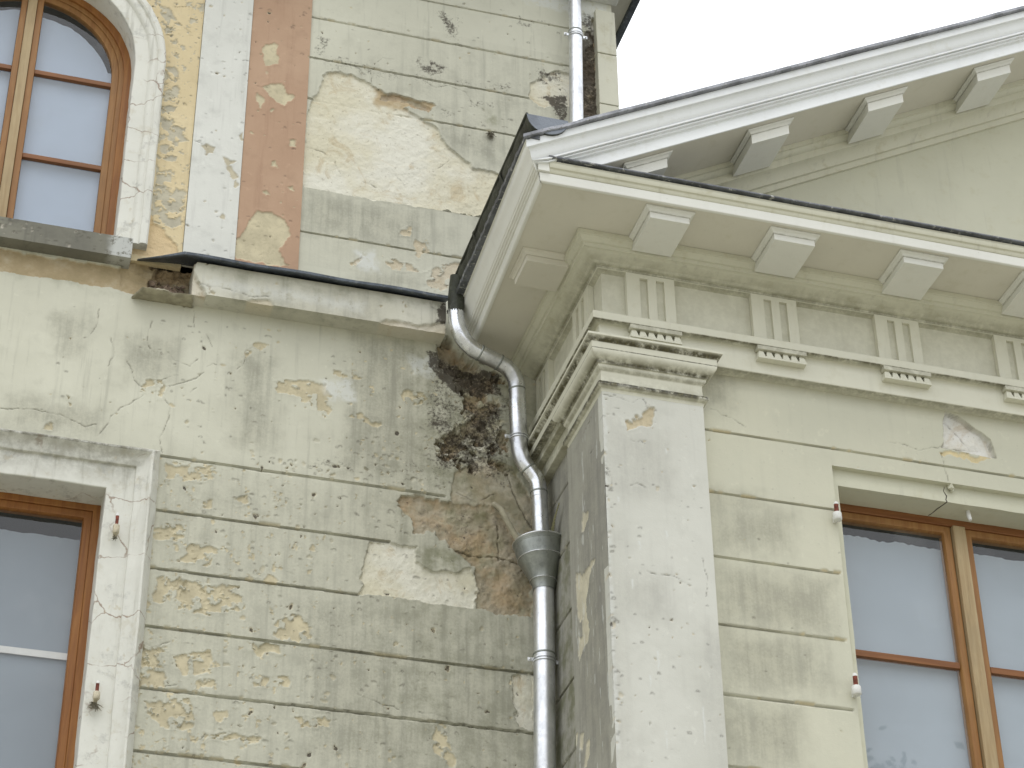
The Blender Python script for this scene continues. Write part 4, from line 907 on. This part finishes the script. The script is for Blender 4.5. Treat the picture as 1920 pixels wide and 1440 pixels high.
# capital
cp = [(3.315, YB+.02, 0), (3.315, YP, 0), (XP, YP, 0), (XP, 8.5, 0), (2.88, 8.5, 0)]
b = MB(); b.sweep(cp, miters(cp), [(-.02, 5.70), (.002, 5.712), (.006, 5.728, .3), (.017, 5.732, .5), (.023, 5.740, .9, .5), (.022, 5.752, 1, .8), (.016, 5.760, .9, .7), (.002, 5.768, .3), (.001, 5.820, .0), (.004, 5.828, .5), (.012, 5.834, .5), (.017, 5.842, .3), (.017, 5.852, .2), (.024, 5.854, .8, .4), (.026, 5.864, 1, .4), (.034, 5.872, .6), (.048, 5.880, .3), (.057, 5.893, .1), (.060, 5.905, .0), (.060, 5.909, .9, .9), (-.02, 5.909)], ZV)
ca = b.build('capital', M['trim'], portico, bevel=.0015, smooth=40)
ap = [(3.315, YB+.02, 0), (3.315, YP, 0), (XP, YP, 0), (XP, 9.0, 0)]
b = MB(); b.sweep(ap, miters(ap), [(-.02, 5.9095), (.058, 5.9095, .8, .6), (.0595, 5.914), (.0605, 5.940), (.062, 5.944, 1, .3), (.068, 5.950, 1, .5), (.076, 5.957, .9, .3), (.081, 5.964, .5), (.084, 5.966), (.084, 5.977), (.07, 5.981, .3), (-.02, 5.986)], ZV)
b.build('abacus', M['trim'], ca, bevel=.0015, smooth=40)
b = MB(); b.box(2.80, 2.875, 8.53, 9.0, 5.865, 5.9085, (.5, 0)); b.box(2.832, 2.875, 8.53, 9.0, 5.80, 5.864, (.3, 0)); b.build('side_band', M['trimd'], portico, bevel=.003)
# architrave, taenia, frieze
ar = [(XE, YP, 0), (XP, YP, 0), (XP, 9.0, 0)]; am = miters(ar)
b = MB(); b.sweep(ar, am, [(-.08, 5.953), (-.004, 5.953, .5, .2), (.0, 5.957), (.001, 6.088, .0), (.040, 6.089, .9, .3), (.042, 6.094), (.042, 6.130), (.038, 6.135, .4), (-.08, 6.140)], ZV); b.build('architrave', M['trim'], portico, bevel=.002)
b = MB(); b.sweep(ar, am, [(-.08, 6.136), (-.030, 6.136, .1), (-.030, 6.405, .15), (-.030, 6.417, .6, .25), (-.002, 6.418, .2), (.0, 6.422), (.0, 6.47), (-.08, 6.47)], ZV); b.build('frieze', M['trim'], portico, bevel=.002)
def triglyph(x0, x1, side=False):
    w = x1-x0; q = MB(); z0, z1 = 6.137, 6.4175; f = lambda a: x0+a*w
    g0, g1 = 6.165, 6.395
    cols = [(0, .275, 0), (.275, .44, 1), (.44, .615, 0), (.615, .785, 1), (.785, 1, 0)]
    def bx(a, b_, c, d_, dep):
        dt = (.14, .0) if dep else (0, 0)  # groove floors darkened: stain plus painted contact shade
        if side: q.box(XP+dep, XP+.029, 8.0+(a-XP), 8.0+(b_-XP), c, d_, dt)
        else: q.box(a, b_, YP+dep, YP+.029, c, d_, dt)
    for a, c, gr in cols:
        if gr:
            bx(f(a), f(c), g0, g1, .016); bx(f(a), f(c), z0, g0, 0); bx(f(a), f(c), g1, z1, 0)
        else: bx(f(a), f(c), z0, z1, 0)
    return q.build('triglyph', M['trim'], portico)
TX = [(2.970, 3.211), (3.601, 3.835), (4.245, 4.478), (4.884, 5.118), (5.524, 5.758), (6.164, 6.398), (6.804, 7.038)]
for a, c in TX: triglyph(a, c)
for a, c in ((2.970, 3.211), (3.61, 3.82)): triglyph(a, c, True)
for a, c in TX:
    q = MB(); a -= .006; c += .008
    q.box(a, c, YP-.042, YP+.0, 6.066, 6.0875, (.4, 0)); n = 6; w = (c-a)/n
    for i in range(n):
        x = a+(i+.5)*w; r0, r1 = w*.26, w*.44
        q.loft([[(x-r0, YP-.028, 6.0655), (x+r0, YP-.028, 6.0655), (x+r0, YP-.001, 6.0655), (x-r0, YP-.001, 6.0655)], [(x-r1, YP-.038, 6.030), (x+r1, YP-.038, 6.030), (x+r1, YP-.001, 6.030), (x-r1, YP-.001, 6.030)]])
    q.box(a+.002, c-.002, YP-.039, YP-.001, 6.018, 6.0298); q.build('guttae_block', M['trim'], portico, bevel=.001)
b = MB(); b.sweep(ar, am, [(-.05, 6.40), (.0015, 6.421, .4, .2), (.004, 6.428, .5, .1), (.022, 6.430, .3), (.030, 6.438, .3), (.048, 6.446, .2), (.070, 6.456, .1), (.080, 6.462), (.092, 6.463), (.094, 6.480), (.104, 6.482), (.110, 6.490), (.118, 6.500), (.121, 6.504), (.128, 6.505), (.129, 6.531), (-.05, 6.531)], ZV)
b.build('bed_moulding', M['trimd'], portico, bevel=.0015, smooth=40)
# modillions under the level cornice
def modillion(x0, x1, y0, y1, zs, zbot, slope=0.0, mat='white_trim'):
    q = MB(); zz = lambda x: slope*(x-(x0+x1)/2)
    def bx(a, b_, c, d_, e_, f_):
        vs = [(x, y, z+zz(x)) for x in (a, b_) for y in (c, d_) for z in (e_, f_)]
        q.add(vs, [(0, 1, 3, 2), (4, 6, 7, 5), (0, 4, 5, 1), (2, 3, 7, 6), (0, 2, 6, 4), (1, 5, 7, 3)])
    bx(x0, x1, y0, y1, zbot, zs-.026)
    P = [(x1, y1, 0), (x1, y0, 0), (x0, y0, 0), (x0, y1, 0)]; mm = miters(P)
    n = len(q.v); q.sweep(P, mm, [(-.03, zs-.0262), (.004, zs-.0262, .45), (.006, zs-.020), (.014, zs-.012), (.022, zs-.009), (.024, zs, .3), (-.03, zs)], ZV)  # grime and contact shadow painted along the cap joints
    q.v[n:] = [(v[0], v[1], v[2]+zz(v[0])) for v in q.v[n:]]
    return q.build('modillion', M[mat], portico, bevel=.0015, smooth=40)
ZS = 6.532
MX = [(2.968, 3.163), (3.585, 3.790), (4.246, 4.452), (4.886, 5.09), (5.53, 5.735), (6.17, 6.375), (6.81, 7.015)]
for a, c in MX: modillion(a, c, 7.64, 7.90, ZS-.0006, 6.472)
b = MB(); b.box(2.512, 2.72, 8.105, 8.31, 6.472, 6.5055)
P = [(2.75, 8.105, 0), (2.512, 8.105, 0), (2.512, 8.31, 0), (2.75, 8.31, 0)]; b.sweep(P, miters(P), [(-.03, 6.506), (.004, 6.506), (.006, 6.512), (.014, 6.52), (.022, 6.523), (.024, ZS-.0006), (-.03, ZS-.0006)], ZV)
b.build('modillion', M['soffit'], portico, bevel=.0015, smooth=40)
b = MB(); b.add([(2.43, 7.588, ZS), (XE, 7.588, ZS), (XE, 9.0, ZS), (2.48, 9.0, ZS)], [(0, 1, 2, 3)]); b.add([(2.43, 7.588, ZS+.03), (XE, 7.588, ZS+.03), (XE, 9.0, ZS+.03), (2.48, 9.0, ZS+.03)], [(3, 2, 1, 0)])
b.build('soffit', M['soffit'], portico, smooth=0)
# level cornice (front) and its lead top
b = MB(); fr = []
for x in [0]+list(np.linspace(2.52, XE, 40)):
    r = []
    for y, z in ((7.592, 6.527), (7.586, 6.530), (7.580, 6.576), (7.586, 6.578), (7.60, 6.60), (7.60, 6.527)):
        xx = x if x else y-5.175+.01; r.append((xx, y, z+.002*math.sin(xx*2.1)))
    fr.append(r)
b.loft(fr); b.box(2.408, 2.463, 7.568, 7.60, 6.5765, 6.655); b.build('corona', M['white_trim'], portico, bevel=.002)
b = MB(); fr = []
for x in [2.462]+list(np.linspace(2.6, XE, 30)):
    fr.append([(x, 7.581, 6.5785), (x, 7.576, 6.585), (x, 7.574, 6.597), (x, 7.572, 6.599), (x, 7.566, 6.601), (x, 7.562, 6.612), (x, 7.560, 6.622), (x, 7.567, 6.624), (x, 7.566, 6.640), (x, 7.70, 6.640), (x, 7.70, 6.5785)])
b.loft(fr); b.build('cornice_fillet', M['trimd'], portico, bevel=.0015)
b = MB(); fr = []
for x in [2.455]+list(np.linspace(2.5, XE, 60)):
    j = .004*(float(vnoise(np.array(x*9.), np.array(2.), 1))-.5); fr.append([(x, 7.548+j, 6.6445+j), (x, 7.545+j, 6.649+j), (x, 7.549+j, 6.658+j), (x, 8.03, 6.70), (x, 8.03, 6.6405)])
b.loft(fr); b.build('lead_capping', M['lead'], portico, bevel=.002)
# left eaves cornice
b = MB(); prof = [(.4895, 6.700), (.482, 6.699), (.480, 6.672), (.4795, 6.664), (.474, 6.654), (.464, 6.640), (.455, 6.622), (.449, 6.606), (.444, 6.594), (.440, 6.592), (.438, 6.584), (.430, 6.582), (.428, 6.576), (.420, 6.575), (.417, 6.568), (.409, 6.567), (.401, 6.530), (.395, 6.526), (.385, 6.527), (.385, 6.70)]
fr = []
for t in np.linspace(0, 1, 26): fr.append([((XP-dd)+.05*t+(.0 if t else 0), (8.0-dd)*(1-t)+8.985*t, z) for dd, z in prof])
b.loft(fr); b.build('eaves_cornice', M['white_trim'], portico, bevel=.001, smooth=45)
b = MB(); fr = []; rg = random.Random(5)
for t in np.linspace(0, 1, 60):
    j = .006*(rg.random()-.5); y = 7.505*(1-t)+8.93*t; w = .014*t
    fr.append([(2.331+j+.012*t, y, 6.703), (2.328+j+.012*t, y, 6.720), (2.40, y, 6.735), (2.40, y, 6.701), (2.345+.03*t+w, y, 6.7005)])
b.loft(fr); b.build('lead_drip', M['lead'], portico)
# raking cornice and pediment
Lr = lambda x: 6.711+.55*(x-2.331)
XA = 7.6
def rake(name, prof, mat, clampz=6.60, bevel=.0015, sm=45, jit=0.0, parent=None):
    q = MB(); fr = []; xs = [None]+[2.45, 2.5, 2.56, 2.62, 2.7, 2.8, 2.95, 3.1]+list(np.linspace(3.3, XA, 36)); rg = random.Random(2)
    for x in xs:
        r = []; j = (rg.random()-.5)*jit
        for i, (y, dz) in enumerate(prof):
            xx = x if x is not None else min(2.44, y-5.175); z = max(Lr(xx)+dz+(j if i < 3 else 0), clampz+.0005*i); r.append((xx, y, z))
        fr.append(r)
    q.loft(fr); return q.build(name, M[mat], parent or portico, bevel=bevel, smooth=sm)
rk = rake('raking_cornice', [(7.60, -.0235), (7.512, -.0235), (7.510, -.027), (7.512, -.066), (7.529, -.068), (7.535, -.078), (7.5375, -.088), (7.539, -.098), (7.542, -.110), (7.548, -.124), (7.560, -.134), (7.547, -.1355), (7.546, -.1445), (7.566, -.146), (7.566, -.149), (7.556, -.150), (7.556, -.157), (7.572, -.159), (7.569, -.170), (7.586, -.172), (7.583, -.238), (7.588, -.241), (7.60, -.240)], 'rake_trim')
rake('raking_lead', [(7.494, -.023), (7.490, -.018), (7.492, .0), (7.60, .012), (7.60, -.0225)], 'leadl', 6.68, 0, 30, .006, rk)
b = MB(); b.add([(2.6, 7.5875, Lr(2.6)-.241), (XA, 7.5875, Lr(XA)-.241), (XA, 8.02, Lr(XA)-.241), (2.6, 8.02, Lr(2.6)-.241), (2.6, 7.5875, Lr(2.6)-.21), (XA, 7.5875, Lr(XA)-.21), (XA, 8.02, Lr(XA)-.21), (2.6, 8.02, Lr(2.6)-.21)], [(0, 1, 2, 3), (4, 7, 6, 5)])
b.build('raking_soffit', M['soffit'], portico, smooth=0)
rake('raking_bed', [(8.03, -.2415), (7.868, -.2415), (7.869, -.268), (7.880, -.270), (7.886, -.284), (7.896, -.292), (7.908, -.294), (7.910, -.335), (7.925, -.337), (7.950, -.350), (7.966, -.372), (7.970, -.388), (7.984, -.390), (7.986, -.424), (8.03, -.428)], 'trimd')
for i in range(7):
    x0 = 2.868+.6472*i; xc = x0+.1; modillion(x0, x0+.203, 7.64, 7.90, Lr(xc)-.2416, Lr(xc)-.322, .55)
b = MB(); b.add([(2.9, 8.0, 6.66), (XA, 8.0, 6.66), (XA, 8.0, Lr(XA)-.3), (2.9, 8.0, Lr(2.9)-.2)], [(0, 1, 2, 3)]); b.build('tympanum', M['tymp'], portico, smooth=0)
pts = [(5.755+.53*math.cos(a), 7.998, 7.2+.53*math.sin(a)) for a in [2*math.pi*i/64 for i in range(65)]]; outs = [(math.cos(2*math.pi*i/64), 0, math.sin(2*math.pi*i/64)) for i in range(65)]
b = MB(); b.sweep(pts, outs, [(-.06, 0), (-.06, .02), (-.02, .03), (.02, .03), (.03, 0)], FN, caps=False); b.build('round_frame', M['rake_trim'], portico)
b = MB(); b.add([(2.34, 7.56, Lr(2.34)+.02), (XA, 7.56, Lr(XA)+.02), (XA, 12, Lr(XA)+.02), (3.36, 12, Lr(3.36)+.02), (3.36, 8.98, Lr(3.36)+.02), (2.5, 8.98, Lr(2.5)+.02)], [(0, 1, 2, 3, 4, 5)])
b.v = [(v[0], v[1], v[2]+(.0 if v[0] > 2.6 else -.02)) for v in b.v]; b.build('roof', M['roof'], portico, smooth=0)
b = MB(); b.box(XE-.02, XE, 8.02, 12, -1.6, 6.6); b.build('end_wall', M['tymp'], portico)

# ------------------------------------------------------------------ eaves gutter on the portico
gut = thing('roof_gutter', 'old dark half-round gutter along the left eaves of the portico', 'gutter', (2.43, 8.1, 6.72))
def halfring(y, xc, zc, r, t): 
    o = [(xc+r*math.cos(a), y, zc+r*math.sin(a)) for a in [math.pi+math.pi*i/12 for i in range(13)]]; i_ = [(xc+(r-t)*math.cos(a), y, zc+(r-t)*math.sin(a)) for a in [2*math.pi-math.pi*i/12 for i in range(13)]]
    return o+i_
b = MB(); b.loft([halfring(7.50+1.24*i/20, 2.437+.003*math.sin(i*1.9), 6.836-.0011*i, .1, .006) for i in range(21)]); gt = b.build('trough', M['leadd'], gut)
b = MB(); b.tube([(2.338, 7.5+1.24*i/10, 6.838-.0022*i) for i in range(11)], .008, 8); b.build('rim', M['leadd'], gut)
b = MB(); n = 14; rr = [(2.437+.1*math.cos(math.pi+math.pi*i/n), 6.836+.1*math.sin(math.pi+math.pi*i/n)) for i in range(n+1)]
b.loft([[(x, 7.497, z) for x, z in rr], [(x, 7.502, z) for x, z in rr]]); b.build('stop_end', M['gutter_end'], gut, bevel=.001)
for y in (7.93, 8.40):
    b = MB(); b.loft([halfring(y, 2.437, 6.835, .106, .004), halfring(y+.022, 2.437, 6.835, .106, .004)]); b.build('bracket', M['leadd'], gut)
b = MB(); b.tube([(2.36, 8.755, 6.81), (2.355, 8.775, 6.76), (2.352, 8.795, 6.70), (2.352, 8.80, 6.60)], [.05, .046, .043, .040], 18); b.build('outlet', M['leadd'], gut)

# ------------------------------------------------------------------ downpipes
def spline(pts, n=6):
    P = [Vector(p) for p in pts]; P = [P[0]*2-P[1]]+P+[P[-1]*2-P[-2]]; out = []
    for i in range(1, len(P)-2):
        for j in range(n):
            t = j/n; a, b_, c, d_ = P[i-1], P[i], P[i+1], P[i+2]
            out.append(.5*((2*b_)+(c-a)*t+(2*a-5*b_+4*c-d_)*t*t+(3*b_-a-3*c+d_)*t**3))
    out.append(P[-2]); return out
def clamp(parent, c, r, yw):
    q = MB(); x, y, z = c
    for dz in (-.010, .004): q.tube([(x, y, z+dz-.004), (x, y, z+dz-.003), (x, y, z+dz+.003), (x, y, z+dz+.004)], [r+.001, r+.005, r+.005, r+.001], 24)
    o = q.build('pipe_clamp', M['steel'], parent)
    for s_ in (-1, 1):
        q = MB(); a = x+s_*(r+.002); e_ = x+s_*(r+.030)
        q.box(min(a, e_), max(a, e_), y-.006, y-.001, z-.012, z+.008); q.tube([(x+s_*(r+.02), y-.012, z-.002), (x+s_*(r+.02), y+.012, z-.002)], .006, 10)
        q.build('lug', M['steel'], o, bevel=.002)
    q = MB(); q.box(x-.006, x+.006, y+r*.9, yw, z-.006, z+.006); q.build('stem', M['steel'], o)
def seam(parent, p, d_, r):
    q = MB(); p = Vector(p); d_ = Vector(d_).normalized(); q.tube([p-d_*.005, p-d_*.002, p+d_*.002, p+d_*.005], [r+.0006, r+.003, r+.003, r+.0006], 24); q.build('seam', M['zincd'], parent)
sw = thing('downpipe', 'zinc swan-neck downpipe bending under the white eaves corner into the funnel', 'downpipe', (2.75, 8.88, 5.3))
cl_ = [(2.352, 8.80, 6.66), (2.353, 8.80, 6.60), (2.362, 8.80, 6.535), (2.392, 8.805, 6.472), (2.442, 8.815, 6.428), (2.510, 8.825, 6.405), (2.585, 8.84, 6.388), (2.640, 8.85, 6.364), (2.673, 8.86, 6.322), (2.686, 8.87, 6.272), (2.690, 8.88, 6.17)]
b = MB(); b.tube(spline(cl_), .041, 24); b.build('elbow', M['zinc'], sw, smooth=60)
b = MB(); b.tube([(2.690, 8.88, 6.195), (2.697, 8.888, 6.00)], [.0435, .0425], 24); b.build('pipe', M['zinc'], sw, smooth=60)
el2 = [(2.697, 8.888, 6.02), (2.698, 8.888, 5.96), (2.706, 8.889, 5.895), (2.730, 8.89, 5.838), (2.763, 8.89, 5.795), (2.788, 8.89, 5.752), (2.796, 8.89, 5.69), (2.797, 8.89, 5.66)]
b = MB(); b.tube(spline(el2), .041, 24); b.build('elbow', M['zinc'], sw, smooth=60)
b = MB(); b.tube([(2.797, 8.89, 5.70), (2.806, 8.89, 5.30)], [.0395, .0395], 24); b.build('pipe', M['zinc'], sw, smooth=60)
for q_, d_ in (((2.480, 8.82, 6.413), (1, .2, -.3)), ((2.585, 8.84, 6.388), (1, .2, -.33)), ((2.686, 8.872, 6.262), (.12, .1, -1)), ((2.745, 8.89, 5.817), (.62, 0, -.8)), ((2.796, 8.89, 5.69), (.05, 0, -1))): seam(sw, q_, d_, .041)
clamp(sw, (2.698, 8.889, 5.99), .043, 9.0)
lp = thing('downpipe', 'straight zinc downpipe with a wide funnel at its top beside the pilaster', 'downpipe', (2.80, 8.89, -1.6))
def ringc(c, r, tx, seg=32, fy=1.0):
    ct, st_ = math.cos(tx), math.sin(tx)
    return [Vector((c[0]+r*math.cos(2*math.pi*k/seg)*ct, c[1]+r*fy*math.sin(2*math.pi*k/seg), c[2]+r*math.cos(2*math.pi*k/seg)*st_)) for k in range(seg)]
T = rad(5)
fun = [((2.790, 8.885, 5.405), .126, T), ((2.790, 8.885, 5.398), .127, T), ((2.790, 8.885, 5.392), .122, T), ((2.791, 8.885, 5.375), .119, T), ((2.792, 8.885, 5.345), .114, T*.9), ((2.794, 8.886, 5.318), .108, T*.8), ((2.795, 8.886, 5.312), .109, T*.8), ((2.796, 8.886, 5.306), .106, T*.8), ((2.799, 8.887, 5.28), .094, T*.6), ((2.803, 8.888, 5.24), .077, T*.4), ((2.807, 8.889, 5.205), .063, T*.2), ((2.808, 8.889, 5.20), .0635, T*.2), ((2.809, 8.889, 5.195), .060, .1*T), ((2.810, 8.889, 5.165), .0525, 0), ((2.810, 8.889, 5.15), .052, 0)]
fun_in = [(c, r-.004, t) for c, r, t in fun[:10]][::-1]
b = MB(); b.loft([ringc(c, r, t) for c, r, t in fun[::-1]]+[ringc(c, r-.003, t) for c, r, t in fun[:11]], caps=False); fo = b.build('funnel', M['zincd'], lp, smooth=60)
def torus(c, r, t, tx):
    q = MB(); rr = ringc(c, r, tx, 40); q.tube(rr+[rr[0]], t, 10, caps=False); return q
torus((2.790, 8.885, 5.402), .126, .0042, T).build('rim', M['zinc'], fo, smooth=70)
torus((2.791, 8.885, 5.383), .1195, .002, T).build('bead', M['zincd'], fo, smooth=70)
torus((2.795, 8.886, 5.312), .1085, .0028, T*.8).build('bead', M['zinc'], fo, smooth=70)
torus((2.808, 8.889, 5.20), .063, .0022, T*.2).build('bead', M['zinc'], fo, smooth=70)
b = MB(); b.tube([(2.810, 8.889, 5.18), (2.806, 8.889, 4.80)], .0495, 26); b.tube([(2.806, 8.889, 4.82), (2.797, 8.889, 4.24), (2.78, 8.889, 3.0), (2.78, 8.889, -1.6)], .0505, 26); b.build('pipe', M['zincb'], lp, smooth=60)
seam(lp, (2.8055, 8.889, 4.812), (0, 0, 1), .0505)
clamp(lp, (2.805, 8.889, 4.782), .051, 9.0)
up = thing('downpipe', 'bright zinc downpipe on the upper wall near the right-hand corner', 'downpipe', (3.06, 8.9, 7.2))
b = MB(); b.tube([(3.0725, 8.9, 9.30), (3.0705, 8.9, 8.77)], .0365, 24); b.build('pipe', M['zincb'], up, smooth=60)
b = MB(); b.tube([(3.070, 8.9, 8.79), (3.058, 8.9, 8.12), (3.05, 8.9, 7.25)], .0385, 24); b.build('pipe', M['zincb'], up, smooth=60)
b = MB(); b.tube([(3.0725, 8.9, 9.035), (3.0725, 8.9, 9.05), (3.0725, 8.9, 9.30)], [.038, .042, .042], 24); b.build('socket', M['zincd'], up, smooth=60)
seam(up, (3.0698, 8.9, 8.79), (0, 0, 1), .0385); clamp(up, (3.0695, 8.9, 8.76), .039, 9.0)

# ------------------------------------------------------------------ small things
def pintle(x, yw, zt, zb, label, mats, barrel, cap=True):
    y = yw-.035; t = thing('shutter_hinge_pin', label, 'hinge pin', (x, yw, zb), 'hinge pins beside the windows'); h = zt-zb
    q = MB(); zb1 = zb+h*.02; zb2 = zb+h*.42
    q.tube([(x, y, zb1), (x, y, zb1+.004), (x, y, zb2-.004), (x, y, zb2)], [barrel*.8, barrel, barrel, barrel*.85], 14); q.build('barrel', M[mats[0]], t, smooth=50)
    q = MB(); q.tube([(x, y, zb2-.002), (x, y, zb+h*.86)], barrel*.5, 12); q.build('pin', M[mats[1]], t, smooth=50)
    if cap: q = MB(); q.tube([(x, y, zb+h*.85), (x, y, zb+h*.93), (x, y, zb+h)], [barrel*.55, barrel*.55, barrel*.3], 12); q.build('tip', M['wpaint'], t, smooth=50)
    q = MB(); q.box(x-.008, x+.008, y+barrel*.6, yw+.02, zb1+.004, zb2-.006); q.build('shank', M[mats[0]], t)
    return t
pintle(.800, 8.975, 5.290, 5.180, 'cream rusty hinge pin on white surround, upper one by the left window', ('cpaint', 'rust'), .0155)
pintle(.789, 8.975, 4.440, 4.350, 'rusty hinge pin with a tangle of dry moss, lower one beside the left window', ('cpaint', 'rust'), .0155)
pintle(3.945, YB, 5.318, 5.218, 'white hinge pin with a red stem, upper one by the right window', ('wpaint', 'rust'), .021)
pintle(3.948, YB, 4.447, 4.340, 'white hinge pin with a dark red stem, lower one beside the right window', ('wpaint', 'rust'), .021)
pg = MB(); pg.tube([(4.681, 8.14, 5.455), (4.682, 8.138, 5.42), (4.684, 8.133, 5.398)], [.009, .011, .008], 10); o = pg.build('wall_peg', M['wpaint']); o['label'] = 'short white peg hanging from the lintel of the right window'; o['category'] = 'peg'
st = MB(); st.tube([(2.60, 9.0, 5.66), (2.622, 8.955, 5.61), (2.648, 8.945, 5.545), (2.712, 8.94, 5.42)], [.013, .014, .0145, .0145], 14); o = st.build('pipe_stub', M['clay'], smooth=60); o['label'] = 'old grey broken pipe stub leaning out of the wall behind the funnel'; o['category'] = 'pipe'
ms = MB(); fr = []
for i in range(22):
    t = i/21; yc = 8.735+.10*t; z = 5.55-.14*t; w = .006+.045*t; x = 2.846-.012*math.sin(t*2.2)+(.002 if i % 2 else -.002)
    fr.append([(x, yc-w*.6, z+.01*t), (x, yc+w, z-.01*t), (x+.003, yc+w, z-.01*t), (x+.003, yc-w*.6, z+.01*t)])
ms.loft(fr); o = ms.build('lath_strip', M['mesh'], smooth=0); o['label'] = 'olive strip of ribbed metal lath standing out behind the pipe above the funnel'; o['category'] = 'lath'
def tuft(x, y, z, r, n, label, seed, down=True):
    rg = random.Random(seed); q = MB()
    for i in range(n):
        a = rg.gauss(0, 1); dirv = Vector((rg.gauss(0, 1), -abs(rg.gauss(0, .6)), rg.gauss(0, .8)-(.5 if down else 0))).normalized(); L = r*(.4+.8*rg.random())
        p0 = Vector((x+rg.gauss(0, r*.25), y-.004, z+rg.gauss(0, r*.25))); mid = p0+dirv*L*.5+Vector((0, 0, -L*.1)); e_ = p0+dirv*L+Vector((0, 0, -L*.3))
        q.tube([p0, mid, e_], [.0022, .0018, .0008], 5)
    o = q.build('moss_tuft', M['nest'], smooth=0); o['label'] = label; o['category'] = 'moss'; o['group'] = 'dry moss tufts on the walls'
tuft(.787, 8.965, 4.335, .024, 80, 'dry dark moss tangle under the lower hinge pin beside the left window', 4)
tuft(.800, 8.955, 5.168, .014, 26, 'small dry tangle under the higher hinge pin beside the left window', 6)
tuft(2.592, 8.995, 8.0, .024, 90, 'small dark moss tuft in the wall joint left of the gutter end', 5)

# ------------------------------------------------------------------ a tree across the lawn, seen only as a reflection in the right window
tr = thing('garden_tree', 'tall broad-leaved tree across the lawn, mirrored in the right-hand window', 'tree', (17.6, -20, -1.6))
b = MB(); b.tube([(17.6, -20, -1.6), (17.7, -20, 4), (17.5, -20.2, 9), (17.6, -20, 17)], [.5, .38, .28, .1], 12)
rg = random.Random(9)
for i in range(9):
    a = rg.random()*6.28; z = 6+i; b.tube([(17.6, -20, z), (17.6+1.5*math.cos(a), -20+1.5*math.sin(a), z+1.2), (17.6+3*math.cos(a), -20+3*math.sin(a), z+1.8)], [.14, .08, .03], 8)
b.build('trunk', M['bark'], tr)
n = 26000; R_ = np.random.RandomState(3); cen = R_.randn(60, 3)*np.array([.95, 1.2, 1.7])+np.array([16.9, -20, 14.7]); ci = R_.randint(0, 60, n)
pos = cen[ci]+R_.randn(n, 3)*.55; a1 = R_.randn(n, 3); a1 /= np.linalg.norm(a1, axis=1)[:, None]; a2 = np.cross(a1, R_.randn(n, 3)); a2 /= np.linalg.norm(a2, axis=1)[:, None]; s_ = .09+.07*R_.rand(n, 1)
Vv = np.stack((pos-a1*s_, pos+a2*s_*.5, pos+a1*s_, pos-a2*s_*.5), 1).reshape(-1, 3)
b = MB(); b.v = [tuple(v) for v in Vv]; b.d = [(0, 0)]*len(b.v); b.f = [(4*i, 4*i+1, 4*i+2, 4*i+3) for i in range(n)]; b.build('crown', M['leaf'], tr, smooth=0)
